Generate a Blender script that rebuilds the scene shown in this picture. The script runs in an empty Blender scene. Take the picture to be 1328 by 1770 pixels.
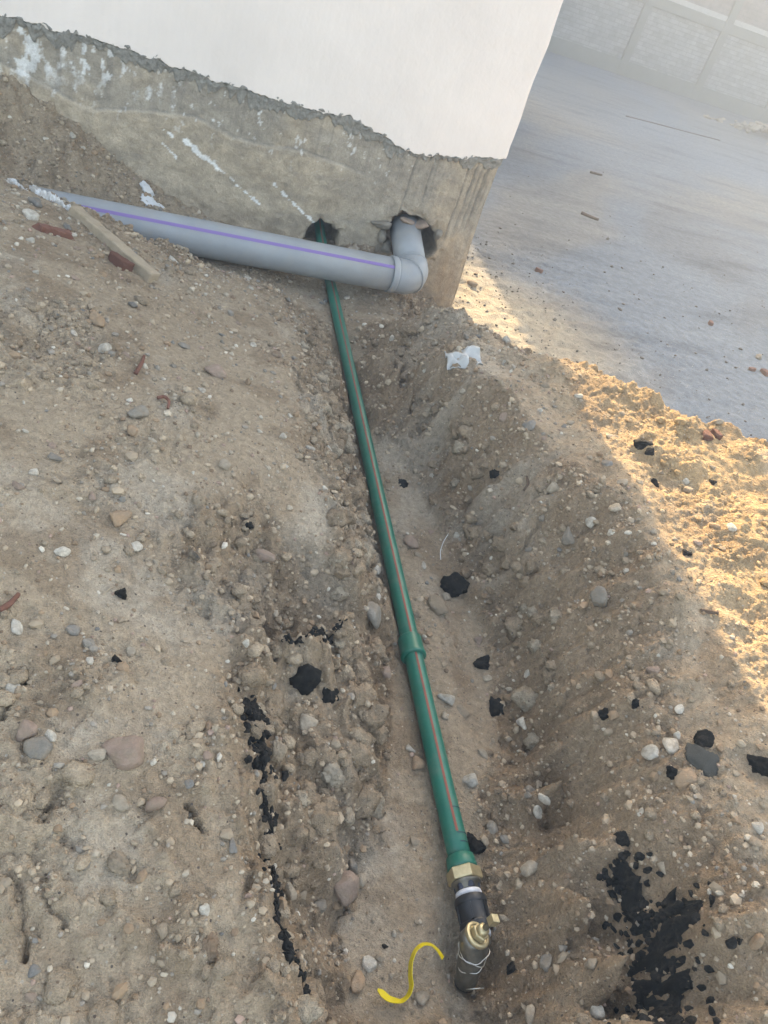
import bpy, bmesh, math
import numpy as np
from mathutils import Vector, Matrix
R = math.radians
rng = np.random.default_rng(7)
scene = bpy.context.scene
col = scene.collection

# ------------------------------------------------------------------ camera
F, CX, CY = 1330.0, 664.0, 885.0
PITCH, ROLL, YAW, CAMZ = 37.0, 20.5, 21.5, 1.63
def basis():
    p, r, y = R(PITCH), R(ROLL), R(YAW)
    h = np.array([math.sin(y), math.cos(y), 0]); rt = np.array([math.cos(y), -math.sin(y), 0])
    fw = h*math.cos(p) + np.array([0, 0, -math.sin(p)]); up = np.cross(rt, fw)
    return fw, rt*math.cos(r) + up*math.sin(r), -rt*math.sin(r) + up*math.cos(r)
FW, IX, IY = basis()
CAM = np.array([0, 0, CAMZ])
def ray(px, py): return FW*F + IX*(px-CX) - IY*(py-CY)
def onz(px, py, z): d = ray(px, py); return CAM + d*(z-CAMZ)/d[2]
def ony(px, py, y): d = ray(px, py); return CAM + d*(y/d[1])
def depth(P): return float((np.asarray(P)-CAM) @ FW)
cam_d = bpy.data.cameras.new('camera'); cam = bpy.data.objects.new('camera', cam_d); col.objects.link(cam)
M = Matrix([[IX[0], IY[0], -FW[0], CAM[0]], [IX[1], IY[1], -FW[1], CAM[1]], [IX[2], IY[2], -FW[2], CAM[2]], [0, 0, 0, 1]])
cam.matrix_world = M
cam_d.sensor_fit = 'HORIZONTAL'; cam_d.sensor_width = 36; cam_d.lens = 36*F/1328
cam_d.clip_start = .05; cam_d.clip_end = 2000
scene.camera = cam

# ------------------------------------------------------------------ sky, sun, exposure
SUN_EL, SUN_AZ = 23.0, 2.0            # azimuth from +Y towards +X
w = bpy.data.worlds.new('World'); scene.world = w; w.use_nodes = True
nt = w.node_tree; bg = nt.nodes['Background']
sky = nt.nodes.new('ShaderNodeTexSky'); sky.sky_type = 'NISHITA'; sky.sun_disc = False
sky.sun_elevation = R(SUN_EL); sky.sun_rotation = R(SUN_AZ); sky.dust_density = 2.5; sky.air_density = 1.0
nt.links.new(sky.outputs[0], bg.inputs[0]); bg.inputs[1].default_value = .15
sd = bpy.data.lights.new('sun', 'SUN'); sd.energy = 3.1; sd.angle = R(.5); sd.color = (1, .85, .64)
so = bpy.data.objects.new('sun', sd); col.objects.link(so)
sv = Vector((math.sin(R(SUN_AZ))*math.cos(R(SUN_EL)), math.cos(R(SUN_AZ))*math.cos(R(SUN_EL)), math.sin(R(SUN_EL))))
so.rotation_euler = sv.to_track_quat('Z', 'Y').to_euler(); so.location = (0, 0, 30)
vs = scene.view_settings
vs.view_transform = 'Standard'; vs.look = 'None'; vs.exposure = 2.9; vs.gamma = 1; vs.use_curve_mapping = False
scene.cycles.max_bounces = 6; scene.cycles.diffuse_bounces = 2; scene.cycles.glossy_bounces = 2; scene.cycles.volume_bounces = 0
vs.use_white_balance = True; vs.white_balance_temperature = 8700; vs.white_balance_tint = 10

# ------------------------------------------------------------------ numpy noise
_perm = np.random.default_rng(3).permutation(512).astype(np.int64)
def _h3(i, j, k): return _perm[(_perm[(_perm[i & 511] + j) & 511] + k) & 511]
def vnoise(x, y, z=None):
    """value noise in [-1,1], vectorised"""
    x = np.asarray(x, float); y = np.asarray(y, float)
    z = np.zeros_like(x) if z is None else np.asarray(z, float)
    xi, yi, zi = (np.floor(a).astype(np.int64) for a in (x, y, z))
    f = [a-b for a, b in ((x, xi), (y, yi), (z, zi))]
    u, v, t = (a*a*a*(a*(a*6-15)+10) for a in f)
    def c(dx, dy, dz): return _h3(xi+dx, yi+dy, zi+dz)/255.5 - 1
    a = (c(0,0,0)*(1-u)+c(1,0,0)*u)*(1-v) + (c(0,1,0)*(1-u)+c(1,1,0)*u)*v
    if not np.any(f[2]): return a
    b = (c(0,0,1)*(1-u)+c(1,0,1)*u)*(1-v) + (c(0,1,1)*(1-u)+c(1,1,1)*u)*v
    return a*(1-t) + b*t
def fbm(x, y, sc, oct=4, gain=.5, off=0.0):
    s = 0; a = 1; tot = 0
    ca, sa = math.cos(.6), math.sin(.6)
    X, Y = np.asarray(x)/sc + off, np.asarray(y)/sc + off*1.7
    for _ in range(oct):
        s = s + a*vnoise(X, Y); tot += a; a *= gain
        X, Y = (X*ca - Y*sa)*2.03 + 17.3, (X*sa + Y*ca)*2.03 + 9.1
    return s/tot
def smooth(a, lo, hi):
    t = np.clip((a-lo)/(hi-lo), 0, 1); return t*t*(3-2*t)
def segdist(X, Y, pts):
    d = np.full(np.shape(X), 9e9)
    for (a, b), (c, e) in zip(pts[:-1], pts[1:]):
        vx, vy = c-a, e-b; L = vx*vx+vy*vy+1e-12
        t = np.clip(((X-a)*vx+(Y-b)*vy)/L, 0, 1)
        d = np.minimum(d, np.hypot(X-a-t*vx, Y-b-t*vy))
    return d

# ------------------------------------------------------------------ object helpers
def tag(o, label=None, cat=None, group=None, kind=None):
    if label: o['label'] = label
    if cat: o['category'] = cat
    if group: o['group'] = group
    if kind: o['kind'] = kind
    return o
def mesh_np(name, V, Fq, smooth_=True):
    V = np.asarray(V, np.float32); Fq = np.asarray(Fq, np.int32)
    n = Fq.shape[1]; me = bpy.data.meshes.new(name)
    me.vertices.add(len(V)); me.vertices.foreach_set('co', V.ravel())
    me.loops.add(Fq.size); me.loops.foreach_set('vertex_index', Fq.ravel())
    me.polygons.add(len(Fq)); me.polygons.foreach_set('loop_start', np.arange(0, Fq.size, n, dtype=np.int32))
    me.polygons.foreach_set('use_smooth', np.full(len(Fq), smooth_))
    me.update(calc_edges=True); me.validate()
    return me
def mesh_py(name, V, Fc, smooth_=True):
    me = bpy.data.meshes.new(name); me.from_pydata([tuple(map(float, v)) for v in V], [], Fc); me.update()
    me.polygons.foreach_set('use_smooth', [smooth_]*len(me.polygons))
    return me
def put(name, me, mat, parent=None, loc=None):
    o = bpy.data.objects.new(name, me); col.objects.link(o)
    if mat is not None and len(me.materials) == 0: me.materials.append(mat)
    if parent is not None: o.parent = parent
    if loc is not None: o.location = loc
    return o
def empty(name, loc=(0, 0, 0)):
    o = bpy.data.objects.new(name, None); col.objects.link(o); o.location = loc; o.empty_display_size = .1
    return o
def vcol(me, name, C):
    a = me.attributes.new(name, 'FLOAT_COLOR', 'POINT')
    C = np.asarray(C, np.float32)
    if C.shape[1] == 3: C = np.concatenate([C, np.ones((len(C), 1), np.float32)], 1)
    a.data.foreach_set('color', C.ravel())
def grid_faces(nu, nv):
    i = np.arange(nu*nv).reshape(nv, nu)
    return np.stack([i[:-1, :-1], i[:-1, 1:], i[1:, 1:], i[1:, :-1]], -1).reshape(-1, 4)
def bevel_auto(o, wd, seg=2, ang=35):
    m = o.modifiers.new('bevel', 'BEVEL'); m.width = wd; m.segments = seg; m.limit_method = 'ANGLE'; m.angle_limit = R(ang)
    return o
def frames(path):
    P = np.asarray(path, float); T = np.gradient(P, axis=0); T /= np.linalg.norm(T, axis=1)[:, None]
    up = np.array([0, 0, 1.0])
    if abs(T[0] @ up) > .9: up = np.array([0, 1.0, 0])
    N = np.cross(up, T[0]); N /= np.linalg.norm(N); out = []
    for t in T:
        N = N - t*(N @ t); N /= np.linalg.norm(N); out.append((t, N.copy(), np.cross(t, N)))
    return P, out                       # N to the side, B = T x N (up for a level path)
def tube(path, rad, n=24, cap=True, a0=0, a1=None):
    P, fr = frames(path); rad = np.broadcast_to(np.asarray(rad, float), (len(P),))
    V = []; Fc = []; full = a1 is None
    A = np.linspace(0, 2*math.pi, n, endpoint=False) if full else np.linspace(a0, a1, n)
    for p, (t, N, B), r in zip(P, fr, rad):
        for a in A: V.append(p + r*(math.cos(a)*N + math.sin(a)*B))
    m = len(P); k = n if full else n-1
    for i in range(m-1):
        for j in range(k):
            Fc.append((i*n+j, i*n+(j+1) % n, (i+1)*n+(j+1) % n, (i+1)*n+j))
    if full and cap:
        Fc.append(tuple(range(n-1, -1, -1))); Fc.append(tuple((m-1)*n+j for j in range(n)))
    return V, Fc
def lathe(p0, axis, prof, n=28):
    """prof: list of (distance along axis, radius)"""
    a = np.asarray(axis, float); a /= np.linalg.norm(a); p0 = np.asarray(p0, float)
    up = np.array([0, 0, 1.0]) if abs(a[2]) < .9 else np.array([0, 1.0, 0])
    N = np.cross(up, a); N /= np.linalg.norm(N); B = np.cross(a, N)
    V = []; Fc = []
    for d, r in prof:
        for j in range(n):
            t = 2*math.pi*(j+.5)/n; V.append(p0 + a*d + r*(math.cos(t)*N + math.sin(t)*B))
    for i in range(len(prof)-1):
        for j in range(n):
            Fc.append((i*n+j, i*n+(j+1) % n, (i+1)*n+(j+1) % n, (i+1)*n+j))
    Fc.append(tuple(range(n-1, -1, -1))); Fc.append(tuple((len(prof)-1)*n+j for j in range(n)))
    return V, Fc
def box(x0, x1, y0, y1, z0, z1):
    V = [(x, y, z) for z in (z0, z1) for y in (y0, y1) for x in (x0, x1)]
    return V, [(0, 2, 3, 1), (4, 5, 7, 6), (0, 1, 5, 4), (2, 6, 7, 3), (0, 4, 6, 2), (1, 3, 7, 5)]

# ------------------------------------------------------------------ materials
def material(name, color, rough=.8, metal=0, var=.0, vscale=20, bump=0, bscale=80, attr=None, spec=.3, objvar=0, bdist=.01):
    m = bpy.data.materials.new(name); m.use_nodes = True; t = m.node_tree; L = t.links
    b = t.nodes['Principled BSDF']; b.inputs['Roughness'].default_value = rough; b.inputs['Metallic'].default_value = metal
    b.inputs['Specular IOR Level'].default_value = spec
    tc = t.nodes.new('ShaderNodeTexCoord')
    if attr:
        a = t.nodes.new('ShaderNodeAttribute'); a.attribute_name = attr; src = a.outputs['Color']
    else:
        c = t.nodes.new('ShaderNodeRGB'); c.outputs[0].default_value = (*color, 1); src = c.outputs[0]
    if var:
        n = t.nodes.new('ShaderNodeTexNoise'); n.inputs['Scale'].default_value = vscale; n.inputs['Detail'].default_value = 8; n.inputs['Roughness'].default_value = .65
        L.new(tc.outputs['Object'], n.inputs['Vector'])
        mr = t.nodes.new('ShaderNodeMapRange'); mr.inputs[1].default_value = .25; mr.inputs[2].default_value = .75
        mr.inputs[3].default_value = 1-var; mr.inputs[4].default_value = 1+var; L.new(n.outputs[0], mr.inputs[0])
        vm = t.nodes.new('ShaderNodeVectorMath'); vm.operation = 'SCALE'; L.new(src, vm.inputs[0]); L.new(mr.outputs[0], vm.inputs['Scale']); src = vm.outputs[0]
    if objvar:
        oi = t.nodes.new('ShaderNodeObjectInfo'); mr = t.nodes.new('ShaderNodeMapRange')
        mr.inputs[3].default_value = 1-objvar; mr.inputs[4].default_value = 1+objvar; L.new(oi.outputs['Random'], mr.inputs[0])
        vm = t.nodes.new('ShaderNodeVectorMath'); vm.operation = 'SCALE'; L.new(src, vm.inputs[0]); L.new(mr.outputs[0], vm.inputs['Scale']); src = vm.outputs[0]
    L.new(src, b.inputs['Base Color'])
    if bump:
        n = t.nodes.new('ShaderNodeTexNoise'); n.inputs['Scale'].default_value = bscale; n.inputs['Detail'].default_value = 9; n.inputs['Roughness'].default_value = .7
        L.new(tc.outputs['Object'], n.inputs['Vector'])
        bp = t.nodes.new('ShaderNodeBump'); bp.inputs['Strength'].default_value = bump; bp.inputs['Distance'].default_value = bdist
        L.new(n.outputs[0], bp.inputs['Height']); L.new(bp.outputs[0], b.inputs['Normal'])
    return m
def ground_material(name, attr, grains=True, bump=1.0, b1=60, b2=320, dist=.010, c1=(.74, 1.22), c2=(.78, 1.2), pits=True):
    """attribute colour + fine sand grain, tiny pale and dark specks"""
    m = bpy.data.materials.new(name); m.use_nodes = True; t = m.node_tree; L = t.links
    b = t.nodes['Principled BSDF']; b.inputs['Roughness'].default_value = .95; b.inputs['Specular IOR Level'].default_value = .15
    tc = t.nodes.new('ShaderNodeTexCoord'); a = t.nodes.new('ShaderNodeAttribute'); a.attribute_name = attr
    cols = []
    def noise(s, d=6, r=.65):
        n = t.nodes.new('ShaderNodeTexNoise'); n.inputs['Scale'].default_value = s; n.inputs['Detail'].default_value = d; n.inputs['Roughness'].default_value = r
        L.new(tc.outputs['Object'], n.inputs['Vector']); cols.append(n.outputs['Color']); return n.outputs[0]
    def rangeto(s, a0, a1, b0, b1):
        mr = t.nodes.new('ShaderNodeMapRange'); mr.inputs[1].default_value = a0; mr.inputs[2].default_value = a1
        mr.inputs[3].default_value = b0; mr.inputs[4].default_value = b1; L.new(s, mr.inputs[0]); return mr.outputs[0]
    def scale(c, s):
        vm = t.nodes.new('ShaderNodeVectorMath'); vm.operation = 'SCALE'; L.new(c, vm.inputs[0]); L.new(s, vm.inputs['Scale']); return vm.outputs[0]
    n1 = noise(b1, 4); n2 = noise(b2, 2); nc = cols[0]
    c = scale(a.outputs['Color'], rangeto(n1, .28, .72, *c1)); c = scale(c, rangeto(n2, .25, .75, *c2))
    if grains:
        vo = t.nodes.new('ShaderNodeTexVoronoi'); vo.inputs['Scale'].default_value = 130; L.new(tc.outputs['Object'], vo.inputs['Vector'])
        sep = t.nodes.new('ShaderNodeSeparateColor'); L.new(vo.outputs['Color'], sep.inputs[0])
        d = t.nodes.new('ShaderNodeMath'); d.operation = 'LESS_THAN'; L.new(vo.outputs['Distance'], d.inputs[0]); d.inputs[1].default_value = .3
        g = t.nodes.new('ShaderNodeMath'); g.operation = 'GREATER_THAN'; L.new(sep.outputs[0], g.inputs[0]); g.inputs[1].default_value = .86
        mu = t.nodes.new('ShaderNodeMath'); mu.operation = 'MULTIPLY'; L.new(d.outputs[0], mu.inputs[0]); L.new(g.outputs[0], mu.inputs[1])
        cr = t.nodes.new('ShaderNodeValToRGB'); e = cr.color_ramp.elements
        e[0].color = (.10, .08, .07, 1); e[1].color = (.48, .41, .33, 1)
        for p, q in ((.3, (.22, .15, .1, 1)), (.6, (.34, .29, .23, 1))):
            x = e.new(p); x.color = q
        L.new(sep.outputs[1], cr.inputs[0])
        mx = t.nodes.new('ShaderNodeMix'); mx.data_type = 'RGBA'; L.new(mu.outputs[0], mx.inputs[0]); L.new(c, mx.inputs[6]); L.new(cr.outputs[0], mx.inputs[7]); c = mx.outputs[2]
    L.new(c, b.inputs['Base Color'])
    ad = t.nodes.new('ShaderNodeMath'); ad.operation = 'MULTIPLY_ADD'; L.new(n2, ad.inputs[0]); ad.inputs[1].default_value = .6; L.new(n1, ad.inputs[2])
    if pits:                                # crumb sized domes of packed soil
        for sc_, am in ((95, .42),):
            v2 = t.nodes.new('ShaderNodeTexVoronoi'); v2.inputs['Scale'].default_value = sc_; v2.feature = 'F1'
            wv = t.nodes.new('ShaderNodeVectorMath'); wv.operation = 'MULTIPLY_ADD'; L.new(nc, wv.inputs[0]); wv.inputs[1].default_value = (.02, .02, .02); L.new(tc.outputs['Object'], wv.inputs[2]); L.new(wv.outputs[0], v2.inputs['Vector'])
            a2_ = t.nodes.new('ShaderNodeMath'); a2_.operation = 'MULTIPLY_ADD'; L.new(v2.outputs['Distance'], a2_.inputs[0]); a2_.inputs[1].default_value = -am; L.new(ad.outputs[0], a2_.inputs[2]); ad = a2_
    bp = t.nodes.new('ShaderNodeBump'); bp.inputs['Strength'].default_value = bump; bp.inputs['Distance'].default_value = dist
    L.new(ad.outputs[0], bp.inputs['Height']); L.new(bp.outputs[0], b.inputs['Normal'])
    return m
MAT = {}
MAT['soil'] = ground_material('sandy_soil', 'tint')
MAT['yard'] = ground_material('yard_surface', 'tint', grains=True, bump=.8, b1=18, b2=120, dist=.014, c1=(.72, 1.25), c2=(.8, 1.2), pits=False)
MAT['found'] = ground_material('cement_foundation', 'tint', grains=False, bump=.7, b1=22, b2=140, dist=.010, c1=(.78, 1.18), c2=(.84, 1.14), pits=False)
def dusted(m, dust, lo=.42, hi=.66, amt=.75, sc=14):
    """patches of clinging sand mixed over the stone's own colour"""
    t = m.node_tree; L = t.links; b = t.nodes['Principled BSDF']; src = b.inputs['Base Color'].links[0].from_socket
    g = t.nodes.new('ShaderNodeNewGeometry'); nz = t.nodes.new('ShaderNodeTexNoise'); nz.inputs['Scale'].default_value = sc; nz.inputs['Detail'].default_value = 7; nz.inputs['Roughness'].default_value = .7; L.new(g.outputs['Position'], nz.inputs['Vector'])
    mr = t.nodes.new('ShaderNodeMapRange'); mr.inputs[1].default_value = lo; mr.inputs[2].default_value = hi; mr.inputs[3].default_value = 0; mr.inputs[4].default_value = amt; L.new(nz.outputs[0], mr.inputs[0])
    mx = t.nodes.new('ShaderNodeMix'); mx.data_type = 'RGBA'; mx.inputs[7].default_value = (*dust, 1); L.new(mr.outputs[0], mx.inputs[0]); L.new(src, mx.inputs[6]); L.new(mx.outputs[2], b.inputs['Base Color']); return m
for k, c in dict(white=(.58, .53, .455), cream=(.42, .35, .27), tan=(.32, .25, .18), grey=(.265, .238, .203), brown=(.22, .15, .10), pink=(.33, .235, .185), blue=(.215, .203, .188), orange=(.39, .26, .165), dark=(.05, .046, .043)).items():
    MAT['st_'+k] = dusted(material('stone_'+k, c, .9, var=.28, vscale=1.6, bump=.5, bscale=4, objvar=.16, bdist=.15), (.30, .235, .17), sc=45)
MAT['asphalt'] = dusted(material('old_asphalt', (.008, .0077, .0077), .85, var=.5, vscale=60, bump=1, bscale=160, bdist=.006), (.14, .11, .085), .52, .78, .45, 50)
MAT['asphalt_dusty'] = material('asphalt_dusty_top', (.115, .112, .10), .9, var=.45, vscale=50, bump=1, bscale=160, bdist=.006)
MAT['crumb'] = material('gravel_attr', (1, 1, 1), .9, attr='tint', bump=.4, bscale=200, bdist=.004)
MAT['plaster'] = None

# ------------------------------------------------------------------ soil height field
ctrl = []                                   # x, y, z
def cp(pts):                                # (pixel x, pixel y, assumed height) along a break line, densified
    W = [onz(*p) for p in pts]
    for a, b in zip(W[:-1], W[1:]):
        n = max(1, int(np.linalg.norm(b-a)/.09))
        for i in range(n): ctrl.append(a + (b-a)*i/n)
    ctrl.append(W[-1])
def cw(pts): ctrl.extend(np.array(p, float) for p in pts)
# trench floor, along the pipe
cp([(690, 1770, .07), (735, 1450, .08), (690, 1200, .08), (650, 960, .085), (600, 740, .085), (575, 600, .09)])
cp([(860, 1770, .07), (860, 1500, .08), (800, 1250, .085), (730, 1000, .085), (655, 760, .085), (605, 600, .09)])
# left toe and lip
cp([(552, 1770, .085), (556, 1600, .085), (588, 1480, .085), (638, 1390, .085), (655, 1240, .085), (662, 1120, .09)])
cp([(540, 1770, .15), (544, 1600, .16), (572, 1475, .17), (618, 1375, .18), (632, 1240, .18), (640, 1120, .17)])
cp([(662, 1100, .095), (656, 980, .09), (616, 800, .09), (586, 660, .09), (562, 560, .095)])
cp([(636, 1090, .20), (634, 980, .20), (596, 800, .20), (570, 660, .19), (548, 560, .15)])
cp([(526, 1770, .305), (499, 1640, .33), (468, 1500, .355), (450, 1350, .375), (436, 1240, .38), (440, 1165, .38)])
cp([(505, 1770, .32), (478, 1640, .345), (446, 1500, .368), (428, 1350, .385), (415, 1240, .39), (420, 1165, .385)])
cp([(536, 1770, .20), (514, 1640, .22), (486, 1500, .245), (470, 1350, .26), (458, 1240, .265), (462, 1165, .265)])
cp([(545, 1450, .215), (560, 1330, .23), (565, 1220, .235), (560, 1150, .23)])
cp([(470, 1126, .235), (510, 1120, .225), (560, 1104, .215), (602, 1078, .20)])
cp([(450, 1104, .385), (500, 1100, .38), (560, 1082, .37), (600, 1054, .345)])
cp([(614, 1000, .33), (590, 900, .35), (560, 790, .355), (546, 700, .34), (528, 610, .27), (514, 560, .20)])
# left slope, rising away from the trench
cp([(0, 1770, .37), (220, 1770, .345), (400, 1770, .325)])
cp([(0, 1450, .43), (200, 1450, .405), (360, 1430, .38)])
cp([(0, 1150, .48), (200, 1130, .45), (380, 1110, .405)])
cp([(0, 850, .53), (200, 850, .485), (400, 860, .425), (520, 860, .38)])
cp([(0, 620, .545), (200, 640, .49), (350, 650, .425), (470, 660, .375)])
cp([(-200, 480, .56), (0, 470, .53), (150, 480, .475), (300, 540, .39), (430, 580, .30)])
# crest of the left heap, in front of the grey pipe
LC = [(-250, 250, 3.12), (-100, 280, 3.12), (0, 312, 3.12), (60, 330, 3.12), (120, 352, 3.14), (200, 392, 3.14), (270, 426, 3.14), (340, 460, 3.10), (420, 492, 3.08), (490, 525, 3.05), (535, 560, 3.0)]
cw([ony(*p) for p in LC])
# bed of the grey pipe and the wedge of fill against the wall
cw([(-2.2, 3.45, .36), (-1.2, 3.45, .33), (-.6, 3.45, .27), (-.3, 3.40, .20), (-.05, 3.40, .165), (.2, 3.40, .15), (.45, 3.40, .125), (.6, 3.40, .10), (.75, 3.4, .085), (.95, 3.4, .10), (1.1, 3.42, .09), (1.25, 3.45, .05)])
cw([(-2.2, 3.62, .52), (-1.2, 3.62, .50), (-.75, 3.62, .44), (-.5, 3.62, .36), (-.25, 3.62, .25), (0, 3.62, .20), (.2, 3.62, .175), (.4, 3.62, .155), (.62, 3.62, .12), (.8, 3.62, .12), (.95, 3.62, .15), (1.1, 3.64, .12), (1.3, 3.62, .03)])
cw([(-2.2, 3.9, .72), (-1.2, 3.9, .71), (-.8, 3.9, .66), (-.62, 3.9, .57), (-.4, 3.9, .45), (-.2, 3.9, .35), (-.05, 3.9, .29), (.15, 3.9, .23), (.37, 3.9, .19), (.55, 3.9, .17), (.75, 3.9, .19), (.88, 3.9, .25), (1.0, 3.9, .26), (1.15, 3.9, .18), (1.3, 3.9, .06), (1.5, 3.9, -.03)])
# right toe and slopes
cp([(995, 1770, .08), (960, 1640, .08), (930, 1500, .08), (932, 1370, .085), (898, 1230, .09), (880, 1080, .095)])
cp([(1014, 1770, .18), (980, 1640, .185), (951, 1510, .185), (950, 1375, .165), (925, 1235, .15), (905, 1080, .15)])
cp([(870, 1040, .10), (800, 900, .10), (725, 770, .10), (665, 650, .10), (625, 585, .10)])
cp([(890, 1030, .16), (822, 900, .16), (748, 770, .16), (688, 660, .155), (645, 590, .14)])
cp([(1140, 1770, .42), (1108, 1650, .41), (1062, 1540, .385), (1008, 1440, .32), (980, 1330, .28), (970, 1200, .26), (955, 1090, .26)])
cp([(1085, 1770, .28), (1050, 1660, .28), (1015, 1560, .265)])
cp([(930, 1000, .26), (860, 880, .265), (790, 770, .265), (735, 700, .255), (690, 640, .24), (668, 600, .22)])
cp([(1120, 1400, .385), (1080, 1250, .375), (1040, 1080, .375), (1000, 930, .39), (930, 830, .39), (860, 740, .385), (790, 680, .37), (730, 620, .33)])
cp([(1328, 1770, .45), (1240, 1600, .445), (1240, 1450, .445), (1210, 1250, .455), (1160, 1050, .475), (1090, 880, .485), (1020, 760, .475), (940, 680, .455), (850, 610, .42)])
cp([(1328, 1500, .47), (1328, 1300, .49), (1300, 1100, .51), (1230, 950, .52), (1150, 800, .515), (1060, 710, .50)])
RC = [(700, 556, .21), (750, 546, .35), (800, 550, .39), (850, 578, .415), (905, 604, .435), (960, 620, .47), (1030, 634, .485), (1100, 688, .49), (1180, 740, .485), (1260, 768, .475), (1340, 798, .465), (1500, 880, .45), (1700, 960, .43)]
cp(RC)
for px, py, z in RC[1:]:                    # far flank of the right heap runs down to the yard
    p = onz(px, py, z); d = np.array([p[0], p[1]+.35]); d /= np.linalg.norm(d)
    ctrl.append(np.array([p[0]+d[0]*.20, p[1]+d[1]*.20, z*.55]))
    ctrl.append(np.array([p[0]+d[0]*.50, p[1]+d[1]*.50, -.04])); ctrl.append(np.array([p[0]+d[0]*.85, p[1]+d[1]*.85, -.08]))
cw([(1.3, 3.72, -.02), (1.5, 3.6, -.04), (1.25, 3.55, .03)])
cw([(2.4, 1.2, .48), (2.8, .7, .42), (2.2, .3, .45), (3.6, .6, .1), (4.0, 0, -.05), (4.0, 1.2, -.06), (3.4, 2.1, -.06), (3.2, -1.6, .1), (4, -1.6, -.05)])
cw([(-1.0, -.4, .42), (-2.4, -1.6, .45), (-2.4, 0, .55), (-1.2, .6, .55), (-2.4, 1.5, .62), (-1.2, 1.6, .62), (-1.3, 2.5, .58), (-2.4, 2.8, .5), (.2, -.4, .31), (.4, -.4, .13), (.6, -.4, .08), (.85, -.4, .08), (1.0, -.4, .14), (1.2, -.4, .40), (1.8, -.4, .44), (.2, -1.6, .26), (.45, -1.6, .1), (.85, -1.6, .1), (1.1, -1.6, .28), (2.0, -1.6, .3)])
ctrl = np.array(ctrl)
_, keep = np.unique(np.round(ctrl[:, :2], 3), axis=0, return_index=True); ctrl = ctrl[np.sort(keep)]
n = len(ctrl); D = np.hypot(ctrl[:, None, 0]-ctrl[None, :, 0], ctrl[:, None, 1]-ctrl[None, :, 1])
A = np.zeros((n+3, n+3)); A[:n, :n] = -D + np.eye(n)*.0008
Pm = np.stack([np.ones(n), ctrl[:, 0], ctrl[:, 1]], 1); A[:n, n:] = Pm; A[n:, :n] = Pm.T
W = np.linalg.solve(A, np.concatenate([ctrl[:, 2], [0, 0, 0]]))
X0, X1, Y0, Y1 = -2.6, 4.0, -1.6, 3.93
cx = np.arange(X0, X1+.02, .02); cy = np.arange(Y0, Y1+.02, .02)
GX, GY = np.meshgrid(cx, cy); base = np.zeros(GX.shape)
for i in range(len(cy)):
    d = np.hypot(GX[i][:, None]-ctrl[None, :, 0], GY[i][:, None]-ctrl[None, :, 1])
    base[i] = -d @ W[:n] + W[n] + W[n+1]*GX[i] + W[n+2]*GY[i]
def bil(xs, ys, G, x, y):
    i = np.clip(np.searchsorted(xs, x)-1, 0, len(xs)-2); j = np.clip(np.searchsorted(ys, y)-1, 0, len(ys)-2)
    u = np.clip((x-xs[i])/(xs[i+1]-xs[i]), 0, 1); v = np.clip((y-ys[j])/(ys[j+1]-ys[j]), 0, 1)
    return (G[j, i]*(1-u)+G[j, i+1]*u)*(1-v) + (G[j+1, i]*(1-u)+G[j+1, i+1]*u)*v
slope_c = np.hypot(*np.gradient(base, .02))
for _ in range(2):
    slope_c = (slope_c + np.roll(slope_c, 1, 0) + np.roll(slope_c, -1, 0) + np.roll(slope_c, 1, 1) + np.roll(slope_c, -1, 1))/5
xs = np.concatenate([np.arange(X0, -.9, .03), np.arange(-.9, -.35, .0072), np.arange(-.35, 1.7, .0042), np.arange(1.7, 2.62, .0072), np.arange(2.62, X1+.01, .03)])
ys = [Y0]
while ys[-1] < Y1:
    y = ys[-1]; ys.append(y + (.03 if y < .28 else .0032 + .0038*smooth(np.array(y), .5, 2.8)))
ys = np.array(ys)
SX, SY = np.meshgrid(xs, ys)
wxn = fbm(SX, SY, .12, 3, off=3)*.018; wyn = fbm(SX, SY, .12, 3, off=8)*.018
fine = .008*fbm(SX, SY, .03, 2, off=21)
Bz = bil(cx, cy, base, SX+wxn+fine, SY+wyn-fine); SL = bil(cx, cy, slope_c, SX, SY)
rough = smooth(SL, .2, .55)
def lane(pl, pr, f=.02):
    a = np.array([onz(*p) for p in pl]); b_ = np.array([onz(*p) for p in pr]); a = a[np.argsort(a[:, 1])]; b_ = b_[np.argsort(b_[:, 1])]
    xl = np.interp(SY, a[:, 1], a[:, 0]); xr = np.interp(SY, b_[:, 1], b_[:, 0]); e = .02*fbm(SX, SY, .08, 3, off=17)
    return smooth(SX+e, xl-f, xl+f)*smooth(SX+e, xr+f, xr-f)
bankL = lane([(526, 1770, .305), (499, 1640, .33), (468, 1500, .355), (450, 1350, .375), (436, 1240, .38), (440, 1165, .38), (600, 1060, .34), (562, 790, .35), (528, 610, .27)], [(552, 1770, .085), (588, 1480, .085), (638, 1390, .085), (660, 1120, .09), (616, 800, .09), (562, 560, .095)])
bankR = lane([(985, 1770, .08), (955, 1640, .08), (928, 1500, .08), (932, 1370, .085), (880, 1080, .095), (725, 770, .1), (640, 600, .1)], [(1140, 1770, .42), (1062, 1540, .385), (1010, 1440, .32), (985, 1250, .28), (985, 1000, .36), (870, 770, .38), (760, 650, .35)])
rough = np.maximum(rough, .95*np.maximum(bankL, bankR)*smooth(SY, 3.2, 2.9))
heap = smooth(SX, 1.25, 1.6)*smooth(SY, 3.3, 2.6)
patch = .8*smooth(fbm(SX, SY, .35, 3, off=40), .12, .5)                 # disturbed patches
patch = np.maximum(patch, .85*smooth(SY, 1.15, .8)*smooth(SX, .35, .15)*smooth(fbm(SX, SY, .18, 2, off=5), -.3, .2))
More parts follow.
